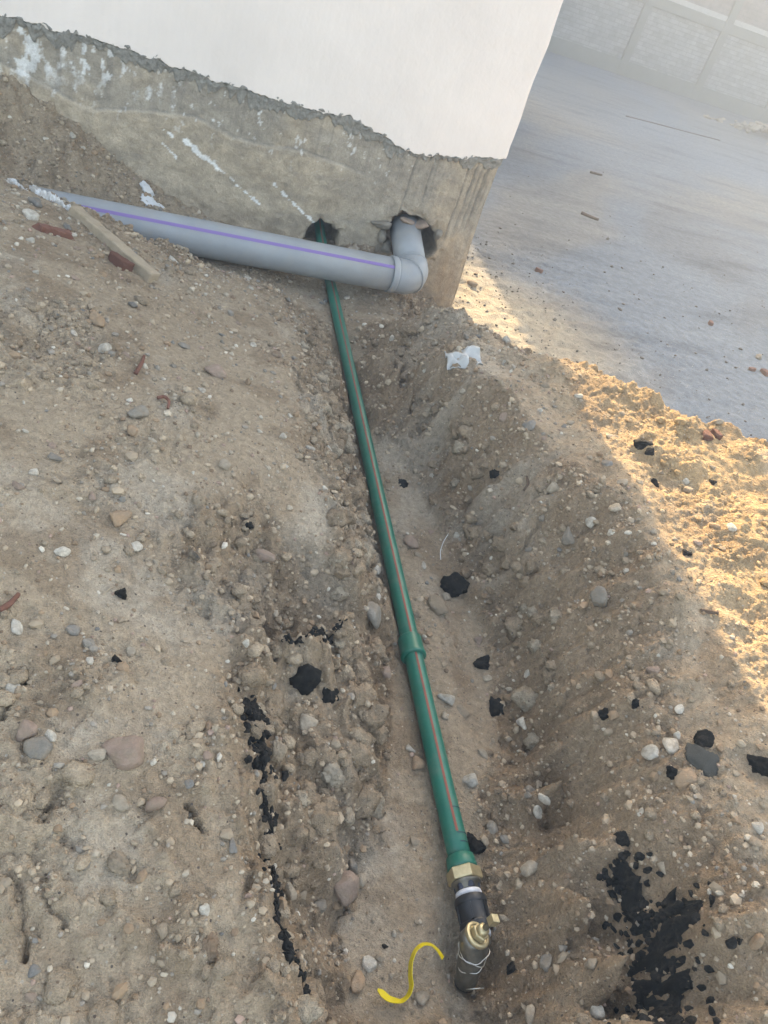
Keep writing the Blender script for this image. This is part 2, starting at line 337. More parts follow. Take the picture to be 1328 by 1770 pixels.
for px_, py_, z_, rr_ in ((90, 590, .52, .24), (40, 1450, .42, .11), (330, 1330, .39, .06), (260, 1500, .39, .06), (130, 1180, .46, .05), (530, 1090, .37, .06), (330, 1620, .36, .05), (1130, 1330, .43, .09), (1000, 1250, .3, .08)):
    c_ = onz(px_, py_, z_); q_ = np.hypot(SX-c_[0], (SY-c_[1])*.8)/rr_; patch = np.maximum(patch, smooth(q_ + .5*fbm(SX, SY, .08, 3, off=px_), 1.1, .6))
hsm = .35+.65*smooth(fbm(SX, SY, .16, 3, off=203), -.25, .15)
clod = np.maximum(np.maximum(rough, heap*.9*hsm), patch)
H = Bz + .016*fbm(SX, SY, .32, 4, off=1)
H += clod*(.018*fbm(SX, SY, .07, 4, .6, off=11)) + rough*.030*fbm(SX, SY, .15, 3, .55, off=511)
bil1 = np.abs(fbm(SX, SY, .045, 3, .55, off=31))
H += clod*.013*(.35-bil1)                                             # billowy crumbs
H += (.3+.7*clod)*.0045*fbm(SX, SY, .016, 3, .65, off=55)
H += heap*hsm*.007*fbm(SX, SY, .035, 3, .6, off=71)
H += rough*.012*(np.abs(fbm(SX*1.4+SY*.5, SY*.7, .05, 3, .6, off=91))-.25)
def cells(x, y, sc, seed):
    """dome shaped cells: nearest feature distance and a random number per cell"""
    X, Y = x/sc, y/sc; xi, yi = np.floor(X).astype(np.int64), np.floor(Y).astype(np.int64); best = np.full(X.shape, 9.0); rid = np.zeros(X.shape)
    for dx in (-1, 0, 1):
        for dy in (-1, 0, 1):
            a, b_ = xi+dx, yi+dy; h1, h2, h3 = _h3(a, b_, np.int64(seed)+0*a)/512., _h3(a, b_, np.int64(seed+57)+0*a)/512., _h3(a, b_, np.int64(seed+131)+0*a)/512.
            d = np.hypot(X-a-h1, Y-b_-h2); m = d < best; best = np.where(m, d, best); rid = np.where(m, h3, rid)
    return best, rid
wx2, wy2 = SX+.006*fbm(SX, SY, .025, 2, off=3.3), SY+.006*fbm(SX, SY, .025, 2, off=6.1)
for sc, amp, sd_, need in ((.11, .042, 3, rough), (.055, .032, 11, np.maximum(rough, .22*heap*hsm)), (.028, .016, 23, np.maximum(clod, .2)), (.014, .0085, 29, np.maximum(clod, .25)), (.055, .016, 41, patch)):
    d1, r1 = cells(wx2, wy2, sc, sd_); H += need*amp*(r1-.35)*np.clip(1-(d1/.72)**2, -.3, 1)
H += heap*(.062*fbm(SX, SY, .26, 3, .5, off=141) + .012*fbm(SX, SY, .09, 3, .5, off=151))
H += smooth(SX, .95, 1.1)*smooth(SX, 1.6, 1.35)*.034*fbm(SX, SY, .17, 3, .55, off=161)
# cracks in the crust, lower left
def wl(pts, z): return [tuple(onz(a, b, z)[:2]) for a, b in pts]
cracks = [wl([(8, 1510), (36, 1550), (50, 1600), (45, 1645)], .41), wl([(75, 1540), (100, 1575), (108, 1590)], .40), wl([(0, 1240), (30, 1185), (40, 1160)], .47), wl([(320, 1400), (345, 1430)], .385), wl([(70, 1420), (84, 1390), (105, 1368)], .43)]
cm = np.zeros(SX.shape)
jx, jy = fbm(SX, SY, .022, 3, .7, off=61)*.012, fbm(SX, SY, .022, 3, .7, off=67)*.012
for c in cracks: cm = np.maximum(cm, smooth(segdist(SX+jx, SY+jy, c), .0055, .001)*(.4+.6*smooth(fbm(SX, SY, .04, 2, off=5), -.3, .1)))
H -= cm*.028
# hollow round the valve, and keep the soil from swallowing the pipes
vp = onz(815, 1660, .07)
H -= .035*np.exp(-((SX-vp[0])**2+(SY-vp[1])**2)/(.055**2))
gd = np.abs(SX-.733); inpipe = (SY > .45) & (SY < 3.55)
cap = .080 + np.maximum(0, gd-.018)*1.6
H = np.where(inpipe & (gd < .07), np.minimum(H, np.maximum(cap + .010*fbm(SX, SY, .03, 2, off=77), .03)), H)
H = np.maximum(H, -.1)
def hgt(x, y): return bil(xs, ys, H, np.asarray(x, float), np.asarray(y, float))
def nrm(x, y, e=.012):
    n = np.array([-(hgt(x+e, y)-hgt(x-e, y))/(2*e), -(hgt(x, y+e)-hgt(x, y-e))/(2*e), 1.0]); return n/np.linalg.norm(n)
def hit(px, py, floor=0.0):
    """first point of soil or yard met by the view ray of a pixel"""
    d = ray(px, py); d = d/np.linalg.norm(d); t = np.arange(.6, 9, .003); Q = CAM + t[:, None]*d
    hh = np.where((Q[:, 0] > X0) & (Q[:, 0] < X1) & (Q[:, 1] < Y1) & (Q[:, 1] > Y0), hgt(Q[:, 0], Q[:, 1]), floor)
    k = np.nonzero(Q[:, 2] <= np.maximum(hh, floor))[0]
    return Q[k[0]] if len(k) else onz(px, py, floor)
# soil colour: dry pale sand, browner damp earth where the trench was cut; golden sunlight painted on the heap
sand = np.array([.375, .292, .208]); earth = np.array([.248, .171, .110]); pale = np.array([.44, .37, .29]); sun_gold = np.array([.42, .285, .155])
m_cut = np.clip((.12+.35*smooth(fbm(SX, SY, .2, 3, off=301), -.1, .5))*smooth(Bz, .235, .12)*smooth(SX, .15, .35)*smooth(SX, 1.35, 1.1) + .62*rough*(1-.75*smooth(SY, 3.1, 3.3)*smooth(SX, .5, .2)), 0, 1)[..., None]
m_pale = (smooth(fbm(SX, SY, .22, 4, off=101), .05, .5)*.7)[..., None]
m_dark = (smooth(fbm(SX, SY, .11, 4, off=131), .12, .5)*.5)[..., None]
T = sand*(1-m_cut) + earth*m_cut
T = T*(1-heap[..., None]*.8) + sun_gold*heap[..., None]*.8  # warm sunlight painted into the tint of the right heap
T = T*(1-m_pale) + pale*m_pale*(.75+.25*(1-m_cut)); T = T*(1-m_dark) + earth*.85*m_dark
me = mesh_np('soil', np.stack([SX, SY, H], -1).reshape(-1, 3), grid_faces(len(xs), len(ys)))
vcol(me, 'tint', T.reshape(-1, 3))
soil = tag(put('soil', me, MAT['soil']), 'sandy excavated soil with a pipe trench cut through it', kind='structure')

# ------------------------------------------------------------------ yard ground (one sheet to the horizon)
gx = np.concatenate([[-400, -150, -60, -30, -15, -8, -4, -1, .6], np.arange(1.0, 4.6, .02), [4.8, 5.2, 6, 7, 8.5, 10, 12, 15, 20, 30, 60, 150, 400]])
gy = np.concatenate([[-400, -150, -60, -30, -12, -5, -2, 0, 1, 1.8], np.arange(2.0, 7.4, .02), np.arange(7.5, 10, .1), [10.5, 11.5, 13, 15, 17, 19, 22, 30, 60, 150, 400]])
YX, YY = np.meshgrid(gx, gy)
fade = smooth(YX, .9, 1.2)*smooth(YX, 4.5, 4.2)*smooth(YY, 1.9, 2.2)*smooth(YY, 7.3, 6.6)
near = smooth(np.hypot(YX-1.9, YY-3.9), 2.2, .5)
YZ = fade*(.006*fbm(YX, YY, .3, 3, off=2) + near*.018*fbm(YX, YY*1.6, .07, 3, .6, off=4))
ca, sa = math.cos(R(-52)), math.sin(R(-52))                      # scraped marks run on a slant
U, Vv = YX*ca-YY*sa, YX*sa+YY*ca
a1 = smooth(fbm(U*.35, Vv, 1.3, 4, off=14), -.1, .35)[..., None]; a2 = smooth(fbm(U*.3, Vv, .6, 4, off=24), .0, .35)[..., None]
conc = np.array([.135, .162, .195]); dustc = np.array([.180, .177, .170]); dark = np.array([.110, .118, .130])
TY = conc*(1-a1*.8) + dustc*a1*.8; TY = TY*(1-.5*a2) + dark*.5*a2; nn = smooth(np.hypot(YX-1.6, YY-3.8), 1.3, .4)[..., None]*.8; TY = TY*(1-nn) + np.array([.36, .30, .215])*nn
me = mesh_np('yard', np.stack([YX, YY, YZ], -1).reshape(-1, 3), grid_faces(len(gx), len(gy)))
vcol(me, 'tint', TY.reshape(-1, 3))
MY = MAT['yard']
# streaky scraped dirt as a second procedural layer of the yard's own colour
t = MY.node_tree; L = t.links; b = t.nodes['Principled BSDF']; src = b.inputs['Base Color'].links[0].from_socket
tc = t.nodes.new('ShaderNodeTexCoord'); mp = t.nodes.new('ShaderNodeMapping'); mp.inputs['Rotation'].default_value = (0, 0, R(-38)); mp.inputs['Scale'].default_value = (.5, 2.2, 1)
L.new(tc.outputs['Object'], mp.inputs[0]); nz = t.nodes.new('ShaderNodeTexNoise'); nz.inputs['Scale'].default_value = 1.6; nz.inputs['Detail'].default_value = 10; nz.inputs['Roughness'].default_value = .68
L.new(mp.outputs[0], nz.inputs['Vector'])
cr = t.nodes.new('ShaderNodeValToRGB'); cr.color_ramp.elements[0].position = .33; cr.color_ramp.elements[0].color = (.64, .64, .65, 1); cr.color_ramp.elements[1].position = .68; cr.color_ramp.elements[1].color = (1.2, 1.18, 1.14, 1)
x = cr.color_ramp.elements.new(.47); x.color = (1, 1, 1, 1)
L.new(nz.outputs[0], cr.inputs[0]); mx = t.nodes.new('ShaderNodeMix'); mx.data_type = 'RGBA'; mx.blend_type = 'MULTIPLY'; mx.inputs[0].default_value = 1
L.new(src, mx.inputs[6]); L.new(cr.outputs[0], mx.inputs[7]); L.new(mx.outputs[2], b.inputs['Base Color'])
tag(put('yard', me, MY), 'bare concrete yard dusted with sand', kind='structure')

# ------------------------------------------------------------------ house
YW, XC = 3.85, 1.45                        # front face and right corner
house = tag(empty('house', (0, YW, 0)), 'white plastered house with a ragged bare cement foundation above the trench', 'house')
def child(name, V, Fc, mat, parent, smooth_=False):
    me = mesh_py(name, V, Fc, smooth_) if not isinstance(V, bpy.types.Mesh) else V
    o = put(name, me, mat); o.parent = parent
    o.matrix_parent_inverse = Matrix.Translation(-Vector(parent.location)) if parent.parent is None else Matrix.Identity(4); return o
us = np.concatenate([np.arange(-6.5, -1.05, .25), np.arange(-1.05, 1.448, .006), [1.448, 1.456, 1.462, 1.47, 1.5, 1.6, 1.8, 2.2, 3, 5, 8]])
zs = np.concatenate([np.arange(-.12, .90, .0055), [.93, 1.0]])
FU, FZ = np.meshgrid(us, zs)
def W2(px, py): p = ony(px, py, YW); return p[0], p[2]
# ragged step of the lower plaster
stp = sorted(W2(*p) for p in [(0, 105), (60, 135), (150, 185), (240, 190), (330, 200), (400, 232), (470, 250), (560, 272), (640, 305), (700, 330)])
sx_, sz_ = np.array([p[0] for p in stp]), np.array([p[1] for p in stp])
stepz = np.interp(FU, sx_, sz_) + .012*fbm(FU, FZ*0, .1, 3, off=9)
bulge = smooth(stepz - FZ, -.004, .010)*smooth(FU, .95, .6)
rel = .005*fbm(FU, FZ, .12, 4, off=6) + .0022*fbm(FU, FZ, .02, 3, off=12)
streak = fbm(FU, FZ*.08, .022, 3, .6, off=18)
rel += .0032*streak*smooth(FU, .4, 1.1)*smooth(FZ, .15, .4)
rel += .012*bulge
rel += .018*smooth(FZ, .42, .15)*smooth(FU, 1.25, .7)*(.5+fbm(FU, FZ, .07, 3, off=29))
groove = np.zeros(FU.shape)
for x0, dz in ((1.03, 0), (1.12, .1), (1.30, -.05), (1.335, .0), (1.365, .05), (1.39, .02)):
    g = np.abs(FU - (x0 + .03*(FZ-.6) + .006*fbm(FZ, FZ*0, .06, 2, off=x0)))
    groove = np.maximum(groove, smooth(g, .006, .001)*smooth(FZ, .38+dz, .46+dz)*smooth(FZ, .84, .8))
rel -= groove*.007
# holes: left for the water pipe, right for the drain elbow
def blob(cx_, cz_, rx, rz, k): 
    a = np.arctan2((FZ-cz_)/rz, (FU-cx_)/rx); r = np.hypot((FU-cx_)/rx, (FZ-cz_)/rz)
    return r - (1 + .16*vnoise(np.cos(a)*2+k, np.sin(a)*2+k*2) + .08*vnoise(np.cos(a)*5+k, np.sin(a)*5))
g1 = W2(553, 412); e1 = W2(702, 410)
hole = np.minimum(blob(g1[0]+.005, g1[1]-.02, .086, .112, 1.3), blob(e1[0]+.012, e1[1]-.005, .140, .130, 5.1))
hm = smooth(hole, .04, -.06)
chip = smooth(hole, .5, .05)*(1-hm)
FY = YW - rel - .0*FU
FY = FY + .012*chip*smooth(fbm(FU, FZ, .05, 3, off=33), -.1, .3) + hm*.27
wrapx = np.where(FU > XC, XC + .0*FU, FU); over = np.maximum(FU-XC, 0)
rnd = .02*smooth(FU, XC-.03, XC)                                 # worn corner
PX = np.where(FU > XC, XC - rel*0 + .004*fbm(FU, FZ, .05, 3, off=7), FU); PY = np.where(FU > XC, YW + over + .006, FY + rnd*.6)
PX = PX - .008*smooth(over, .03, 0)*(FU > XC) + .022*smooth(FZ, .5, .05)*smooth(FU, 1.0, XC)    # slight batter at the foot
me = mesh_np('foundation', np.stack([PX, PY, FZ], -1).reshape(-1, 3), grid_faces(len(us), len(zs)))
cem = np.array([.335, .292, .238]); tanc = np.array([.395, .325, .245]); rust = np.array([.36, .245, .15]); wht = np.array([.66, .655, .64]); drk = np.array([.215, .19, .16])
def mixc(A_, B_, m): m = np.clip(m, 0, 1)[..., None]; return A_*(1-m) + B_*m
TF = mixc(np.broadcast_to(cem, FU.shape+(3,)), tanc, bulge*.9)
TF = mixc(TF, tanc, smooth(fbm(FU, FZ, .25, 4, off=44), -.05, .4)*.8)
TF = mixc(TF, rust, smooth(FU, .95, 1.3)*smooth(FZ, .62, .1)*(.65+.4*streak))
TF = mixc(TF, drk, groove*.7 + .5*smooth(streak, .25, .6)*smooth(FZ, .42, .62)*(1-bulge))
TF = mixc(TF, drk, .8*smooth(np.abs(FZ-stepz-.004), .009, .001)*smooth(FU, .95, .6)*smooth(fbm(FU, FZ, .08, 2, off=2), -.5, .2))
mott = (1+.14*fbm(FU, FZ, .05, 3, off=401)+.12*fbm(FU, FZ, .014, 2, off=411)+.12*fbm(FU, FZ, .3, 3, off=421))[..., None]; TF = TF*mott
TF = mixc(TF, drk*1.1, .35*smooth(fbm(FU*.5, FZ*2.2, .12, 4, off=431), .12, .4))
TF = mixc(TF, sand*.95, smooth(FZ, .34, .16)*smooth(FU, 1.2, .8)*.8)
fl = fbm(FU*1.3, FZ*.8, .035, 4, .62, off=51)
TF = mixc(TF, wht, smooth(fl, .24, .29)*smooth(FU, .1, -.5)*smooth(FZ, .60, .74)*.9)
TF = mixc(TF, wht, smooth(fl, .02, .10)*smooth(FU, -.45, -.72)*smooth(FZ, .58, .68)*.9)
TF = mixc(TF, wht, smooth(fl, .44, .47)*smooth(FU, 1.25, .9)*smooth(FZ, .5, .65)*.7)
def smear(p, q, wd, k):
    a, c = W2(*p), W2(*q); d = segdist(FU, FZ, [a, c]); L_ = math.hypot(c[0]-a[0], c[1]-a[1])
    s = np.clip(((FU-a[0])*(c[0]-a[0]) + (FZ-a[1])*(c[1]-a[1]))/L_**2, 0, 1)
    return smooth(d + .016*fbm(FU*.7+FZ, FZ*.7-FU, .03, 3, .6, off=k), wd*(1.1-.5*s), wd*(1.0-.5*s)*.5)
for a_, b_, w_, k_ in (((318, 240), (412, 318), .012, 1), ((400, 310), (456, 358), .004, 2), ((474, 318), (545, 386), .006, 3), ((283, 222), (300, 236), .005, 4), ((282, 246), (305, 270), .004, 5), ((370, 208), (392, 216), .004, 6)):
    TF = mixc(TF, wht*1.08, smear(a_, b_, w_, k_))
vcol(me, 'tint', TF.reshape(-1, 3))
found = child('foundation', me, None, MAT['found'], house)
# plaster coat, ragged lower edge
lo = np.array(sorted(W2(*p) for p in [(0, 22), (55, 40), (110, 52), (160, 62), (200, 80), (250, 95), (300, 112), (350, 128), (420, 150), (500, 180), (560, 190), (620, 208), (670, 235), (700, 258), (740, 268), (790, 272), (866, 272)]))
pu = np.concatenate([np.arange(-6.5, -1.05, .25), np.arange(-1.05, 1.448, .005), [1.448, 1.456, 1.464, 1.475, 1.5, 1.6, 1.8, 2.2, 3, 5, 8]])
pe = np.interp(pu, lo[:, 0], lo[:, 1]) + .011*fbm(pu, pu*0, .035, 4, .65, off=13) + .01*vnoise(pu/.06, pu*0+3)
pv = np.concatenate([[-2, -1, 0], np.linspace(.002, 1, 40)**2.2])
rows = []; TH = .014
pout = .0025*fbm(pu, pu*0, .08, 3, off=16)
for v in pv:
    zz = pe + .004*(v < 0) + (np.maximum(v, 0)*(6.4-pe)); yy = YW - TH + .012*(v == -1) + .03*(v == -2) + .0035*(v == 0) + pout*0
    yy = yy - .0015*fbm(pu, zz, .2, 3, off=19)
    ov = np.maximum(pu-XC-.008, 0)
    rgh = .009*fbm(zz, zz*0+pu*.3, .09, 3, .6, off=22)*(pu > XC-.02)   # uneven arris
    rows.append(np.stack([np.where(pu > XC, XC+TH-.004*(v == 0)-.02*(v == -2)+rgh, pu), np.where(pu > XC, YW - TH + .006 + ov, yy + 0*zz), zz], -1))
PV = np.array(rows)
me = mesh_np('plaster', PV.reshape(-1, 3), grid_faces(len(pu), len(pv)))
def plaster_material():
    m = material('white_plaster', (.77, .685, .63), .85, var=.07, vscale=2.2, bump=.35, bscale=14, bdist=.012)
    t = m.node_tree; L = t.links; b = t.nodes['Principled BSDF']; src = b.inputs['Base Color'].links[0].from_socket
    tc = t.nodes.new('ShaderNodeTexCoord'); mp = t.nodes.new('ShaderNodeMapping'); mp.inputs['Scale'].default_value = (60, 60, 3.5); mp.inputs['Rotation'].default_value = (0, R(9), 0)
    L.new(tc.outputs['Object'], mp.inputs[0]); nz = t.nodes.new('ShaderNodeTexNoise'); nz.inputs['Scale'].default_value = 1; nz.inputs['Detail'].default_value = 5
    L.new(mp.outputs[0], nz.inputs['Vector']); mr = t.nodes.new('ShaderNodeMapRange'); mr.inputs[1].default_value = .3; mr.inputs[2].default_value = .7; mr.inputs[3].default_value = .985; mr.inputs[4].default_value = 1.01
    L.new(nz.outputs[0], mr.inputs[0]); vm = t.nodes.new('ShaderNodeVectorMath'); vm.operation = 'SCALE'; L.new(src, vm.inputs[0]); L.new(mr.outputs[0], vm.inputs['Scale']); L.new(vm.outputs[0], b.inputs['Base Color'])
    return m
MAT['plaster'] = plaster_material()
child('plaster_coat', me, None, MAT['plaster'], house)
# rough dark cement squeezed out along the lower edge of the plaster
MAT['rough_cement'] = material('rough_cement', (.29, .275, .245), .95, var=.35, vscale=60, bump=1, bscale=140, bdist=.006)
eu = np.arange(-1.05, XC+.004, .005); ev = np.linspace(0, 1, 14); EU, EV = np.meshgrid(eu, ev)
ez = np.interp(EU, pu, pe); wdt = .010 + .055*np.abs(vnoise(EU/.045, EU*0+7)) + .030*np.abs(vnoise(EU/.16, EU*0+2)) + .012*vnoise(EU/.012, EU*0+5)
wdt = np.maximum(wdt*(.5+.5*smooth(np.abs(EU-1.10), .10, .20)), .006)
up_ = .006 + .014*vnoise(EU/.016, EU*0+11) + .004*vnoise(EU/.008, EU*0+31)
EZ = ez + up_*EV - (1-EV)*wdt
EY = YW - .002 - EV**.8*(EV < .97)*(.013 + .007*vnoise(EU/.016, EZ/.016) + .006*vnoise(EU/.007, EZ/.007)) + .008*(EV < .05) + .006*(EV > .97)
me = mesh_np('rough_cement_edge', np.stack([EU, EY, EZ], -1).reshape(-1, 3), grid_faces(len(eu), len(ev)))
child('rough_cement_edge', me, None, MAT['rough_cement'], house)
V, Fc = box(-6.6, XC+.12, YW-.15, 9.2, 6.4, 6.6); MAT['roofc'] = material('roof_concrete', (.33, .32, .30), .9, var=.15, vscale=3)
child('roof_slab', V, Fc, MAT['roofc'], house)
V, Fc = box(-6.5, XC-.05, YW+.33, 9.0, -.1, 6.39); child('inner_wall', V, Fc, material('raw_brickwork', (.16, .11, .085), .95, var=.3, vscale=8), house)

# ------------------------------------------------------------------ far boundary wall and the unseen house and shed added to shade the yard
YF = 19.2
MAT['brick_old'] = None
def brick_material(name, c1, c2, mort, sc):
    m = bpy.data.materials.new(name); m.use_nodes = True; t = m.node_tree; L = t.links; b = t.nodes['Principled BSDF']; b.inputs['Roughness'].default_value = .95
    tc = t.nodes.new('ShaderNodeTexCoord'); mp = t.nodes.new('ShaderNodeMapping'); mp.inputs['Rotation'].default_value = (R(90), 0, 0)
    L.new(tc.outputs['Object'], mp.inputs[0])
    br = t.nodes.new('ShaderNodeTexBrick'); br.inputs['Scale'].default_value = sc; br.inputs['Color1'].default_value = (*c1, 1); br.inputs['Color2'].default_value = (*c2, 1); br.inputs['Mortar'].default_value = (*mort, 1)
    br.inputs['Mortar Size'].default_value = .025; br.inputs['Brick Width'].default_value = .9; br.inputs['Row Height'].default_value = .3
    L.new(mp.outputs[0], br.inputs[0])
    nz = t.nodes.new('ShaderNodeTexNoise'); nz.inputs['Scale'].default_value = 7; nz.inputs['Detail'].default_value = 10; nz.inputs['Roughness'].default_value = .7; L.new(tc.outputs['Object'], nz.inputs['Vector'])
    cr = t.nodes.new('ShaderNodeValToRGB'); cr.color_ramp.elements[0].position = .35; cr.color_ramp.elements[1].position = .65; cr.color_ramp.elements[0].color = (.75, .75, .75, 1); cr.color_ramp.elements[1].color = (1.25, 1.25, 1.25, 1)
    L.new(nz.outputs[0], cr.inputs[0]); mx = t.nodes.new('ShaderNodeMix'); mx.data_type = 'RGBA'; mx.blend_type = 'MULTIPLY'; mx.inputs[0].default_value = 1
    L.new(br.outputs[0], mx.inputs[6]); L.new(cr.outputs[0], mx.inputs[7]); L.new(mx.outputs[2], b.inputs['Base Color'])
    bp = t.nodes.new('ShaderNodeBump'); bp.inputs['Strength'].default_value = .6; bp.inputs['Distance'].default_value = .012; bp.invert = True; L.new(br.outputs['Fac'], bp.inputs['Height']); L.new(bp.outputs[0], b.inputs['Normal'])
    return m
MAT['brick_grey'] = brick_material('limewashed_brick', (.175, .19, .195), (.245, .26, .265), (.14, .15, .155), 3.6)
MAT['brick_red'] = brick_material('dull_red_brick', (.155, .13, .128), (.19, .165, .16), (.155, .15, .15), 3.6)
MAT['tie'] = material('tie_concrete', (.145, .16, .155), .9, var=.14, vscale=4, bump=.3, bscale=30)
MAT['pale'] = material('pale_mortar', (.36, .36, .35), .9, var=.15, vscale=20)
bw = tag(empty('boundary_wall', (9, YF, 0)), 'grey brick boundary wall with concrete tie columns at the back of the yard', 'wall')
colx = [onz(1071, 129, 0)[0] + 2.06*k for k in range(-3, 6)]
BZ = 1.42                                   # height of the ring beam
for k, x in enumerate(colx):
    cwid = .19
    V, Fc = box(x-cwid/2, x+cwid/2, YF-.06, YF+.2, 0, 3.0); bevel_auto(child('column', V, Fc, MAT['tie'], bw), .008)
    if k < len(colx)-1:
        a, c = x+cwid/2, colx[k+1]-cwid/2
        V, Fc = box(a, c, YF, YF+.2, .30, BZ); child('brick_panel', V, Fc, MAT['brick_grey'], bw)
        V, Fc = box(a, c, YF-.055, YF+.2, 0, .30); bevel_auto(child('plinth_beam', V, Fc, MAT['tie'], bw), .008)
        V, Fc = box(a, c, YF-.05, YF+.2, BZ, BZ+.20); bevel_auto(child('ring_beam', V, Fc, MAT['tie'], bw), .008)
        V, Fc = box(a, c, YF-.03, YF+.2, BZ+.20, BZ+.30); child('mortar_course', V, Fc, MAT['pale'], bw)
        V, Fc = box(a, c, YF+.005, YF+.2, BZ+.30, 2.85); o = child('brick_panel', V, Fc, MAT['brick_red'], bw); o['label'] = 'dull red brick panel above the beam'
        V, Fc = box(a, c, YF-.05, YF+.2, 2.85, 3.0); child('coping', V, Fc, MAT['tie'], bw)
NB = 21.0; XN = 3.3
YS, XS0, XS1 = 9.5, 1.975 + (9.5-5.2)*math.tan(R(SUN_AZ)), 3.5  # unseen shed added so its left edge draws the yard's shadow line
HS = (YS-2.75)*math.tan(R(SUN_EL))
MAT['shedw'] = material('added_shed_render', (.30, .275, .24), .95, var=.15, vscale=3, bump=.3, bscale=30); MAT['sheet'] = material('painted_steel_door', (.10, .13, .15), .5, var=.15, vscale=8)
shed = tag(empty('added_shadow_shed', (2.8, YS, 0)), 'unseen cement rendered shed added behind the house corner to shade the yard', 'shed')
V, Fc = box(XS0, XS1, YS, YS+2.4, -.05, HS-.12); bevel_auto(child('wall', V, Fc, MAT['shedw'], shed), .01)
V, Fc = box(XS0-.0, XS1+.06, YS-.05, YS+2.5, HS-.12, HS); bevel_auto(child('roof_slab', V, Fc, MAT['roofc'], shed), .01)
V, Fc = box(2.45, 3.25, YS-.03, YS+.02, .02, 2.0); dr = child('door', V, Fc, MAT['sheet'], shed)
V, Fc = lathe((3.16, YS-.03, 1.0), (0, -1, 0), [(0, .012), (.03, .012), (.032, .022), (.05, .02)], 16); child('handle', V, Fc, MAT['wire_grey'] if 'wire_grey' in MAT else MAT['tie'], dr)
nh = tag(empty('added_shadow_house', (8, NB, 0)), 'unseen tall plain house added beyond the boundary wall to shade the yard', 'house')
HN = (NB-2.75)*math.tan(R(SUN_EL)) + .0  # height of the added house set by where its shadow must end
MAT['nwall'] = material('added_house_render', (.42, .39, .34), .9, var=.1, vscale=2)
V, Fc = box(XN, 24, NB, NB+9, -.1, HN-.2); child('wall', V, Fc, MAT['nwall'], nh)
V, Fc = box(XN-.0, 24.1, NB-.06, NB+9.1, HN-.2, HN); child('roof_slab', V, Fc, MAT['roofc'], nh)
MAT['glass'] = material('dark_glass', (.03, .035, .04), .12, spec=.6); MAT['frame'] = material('window_frame', (.5, .48, .45), .6)
for zc in (1.4, 4.6):
    for xc in (6.0, 10.5, 15.0, 19.5):
        V, Fc = box(xc-.7, xc+.7, NB-.03, NB+.02, zc-.1, zc+1.3); wo = child('window', V, Fc, MAT['frame'], nh)
        V, Fc = box(xc-.62, xc+.62, NB-.045, NB-.02, zc-.02, zc+1.22); child('pane', V, Fc, MAT['glass'], wo)

# ------------------------------------------------------------------ grey drain pipe
MAT['pvc'] = dusted(material('grey_pvc', (.27, .285, .30), .45, var=.12, vscale=7, spec=.4, bump=.05, bscale=60), (.36, .31, .25), .45, .75, .4, 9)
MAT['pvc_dark'] = material('pvc_joint_shadow_gap', (.06, .065, .07), .6)
MAT['purple'] = material('purple_print', (.21, .14, .34), .5)
RP = .08; zg = .250
pa = onz(180, 372+8, .255); pb = onz(676, 474, zg); dirx = (pb-pa)/np.linalg.norm(pb-pa)
p_left = pa - dirx*.45
we = np.array([ony(706, 400, YW)[0]-.005, YW, .345]); 
cor = pb + dirx*.115                                        # corner of the elbow
outd = we - cor; outd /= np.linalg.norm(outd)
dp = tag(empty('drain_pipe', tuple(pb)), 'thick grey plastic drain pipe with purple line along the house foundation', 'pipe')
V, Fc = tube([p_left, pa, pa+(pb-pa)*.5, pb], RP, 48); child('barrel', V, Fc, MAT['pvc'], dp, True)
V, Fc = tube([p_left, pa, pa+(pb-pa)*.5, pb-dirx*.004], RP+.0007, 5, False, R(127), R(138)); child('printed_line', V, Fc, MAT['purple'], dp, True)
V, Fc = lathe(pb-dirx*.012, dirx, [(0, RP+.001), (0, RP+.0065), (.004, RP+.008), (.022, RP+.008), (.030, RP+.005), (.034, RP+.001)], 48)
sk = child('socket_ring', V, Fc, MAT['pvc'], dp, True); bevel_auto(sk, .001)
# elbow: straight run, mitre bend in two 45 degree steps
def bezel(p0, d0, p1, d1, nseg=12):
    L_ = np.linalg.norm(p1-p0)*.45; ts = np.linspace(0, 1, nseg); a, b_ = p0+d0*L_, p1-d1*L_
    return [(1-t)**3*p0 + 3*(1-t)**2*t*a + 3*(1-t)*t*t*b_ + t**3*p1 for t in ts]
el0 = pb + dirx*.018; el1 = cor + outd*.085
mid = (dirx+outd); mid /= np.linalg.norm(mid)
kp = cor*.62 + (el0+el1)*.19
path = [el0] + [el0 + (kp-mid*.055-el0)*.85] + bezel(kp-mid*.05, mid, kp+mid*.05, mid, 4) + [el1-(el1-(kp+mid*.055))*.85, el1]
path = bezel(el0, dirx, kp, mid, 8)[:-1] + bezel(kp, mid, el1, outd, 8)
V, Fc = tube(path, RP+.003, 48); el = child('elbow', V, Fc, MAT['pvc'], dp, True)
V, Fc = lathe(kp-mid*.006, mid, [(0, RP+.002), (0, RP+.009), (.012, RP+.009), (.012, RP+.002)], 48); child('seam_ring', V, Fc, MAT['pvc'], el, True)
V, Fc = lathe(kp+mid*.0062, mid, [(0, RP+.0065), (.003, RP+.0065)], 48); child('seam_gap', V, Fc, MAT['pvc_dark'], el, True)
V, Fc = lathe(el1-outd*.004, outd, [(0, RP+.001), (0, RP+.005), (.010, RP+.005), (.012, RP+.001)], 48); child('socket_lip', V, Fc, MAT['pvc'], el, True)
V, Fc = tube([el1-outd*.01, el1+outd*.14, el1+outd*.30], RP-.002, 48); child('wall_stub', V, Fc, MAT['pvc'], dp, True)

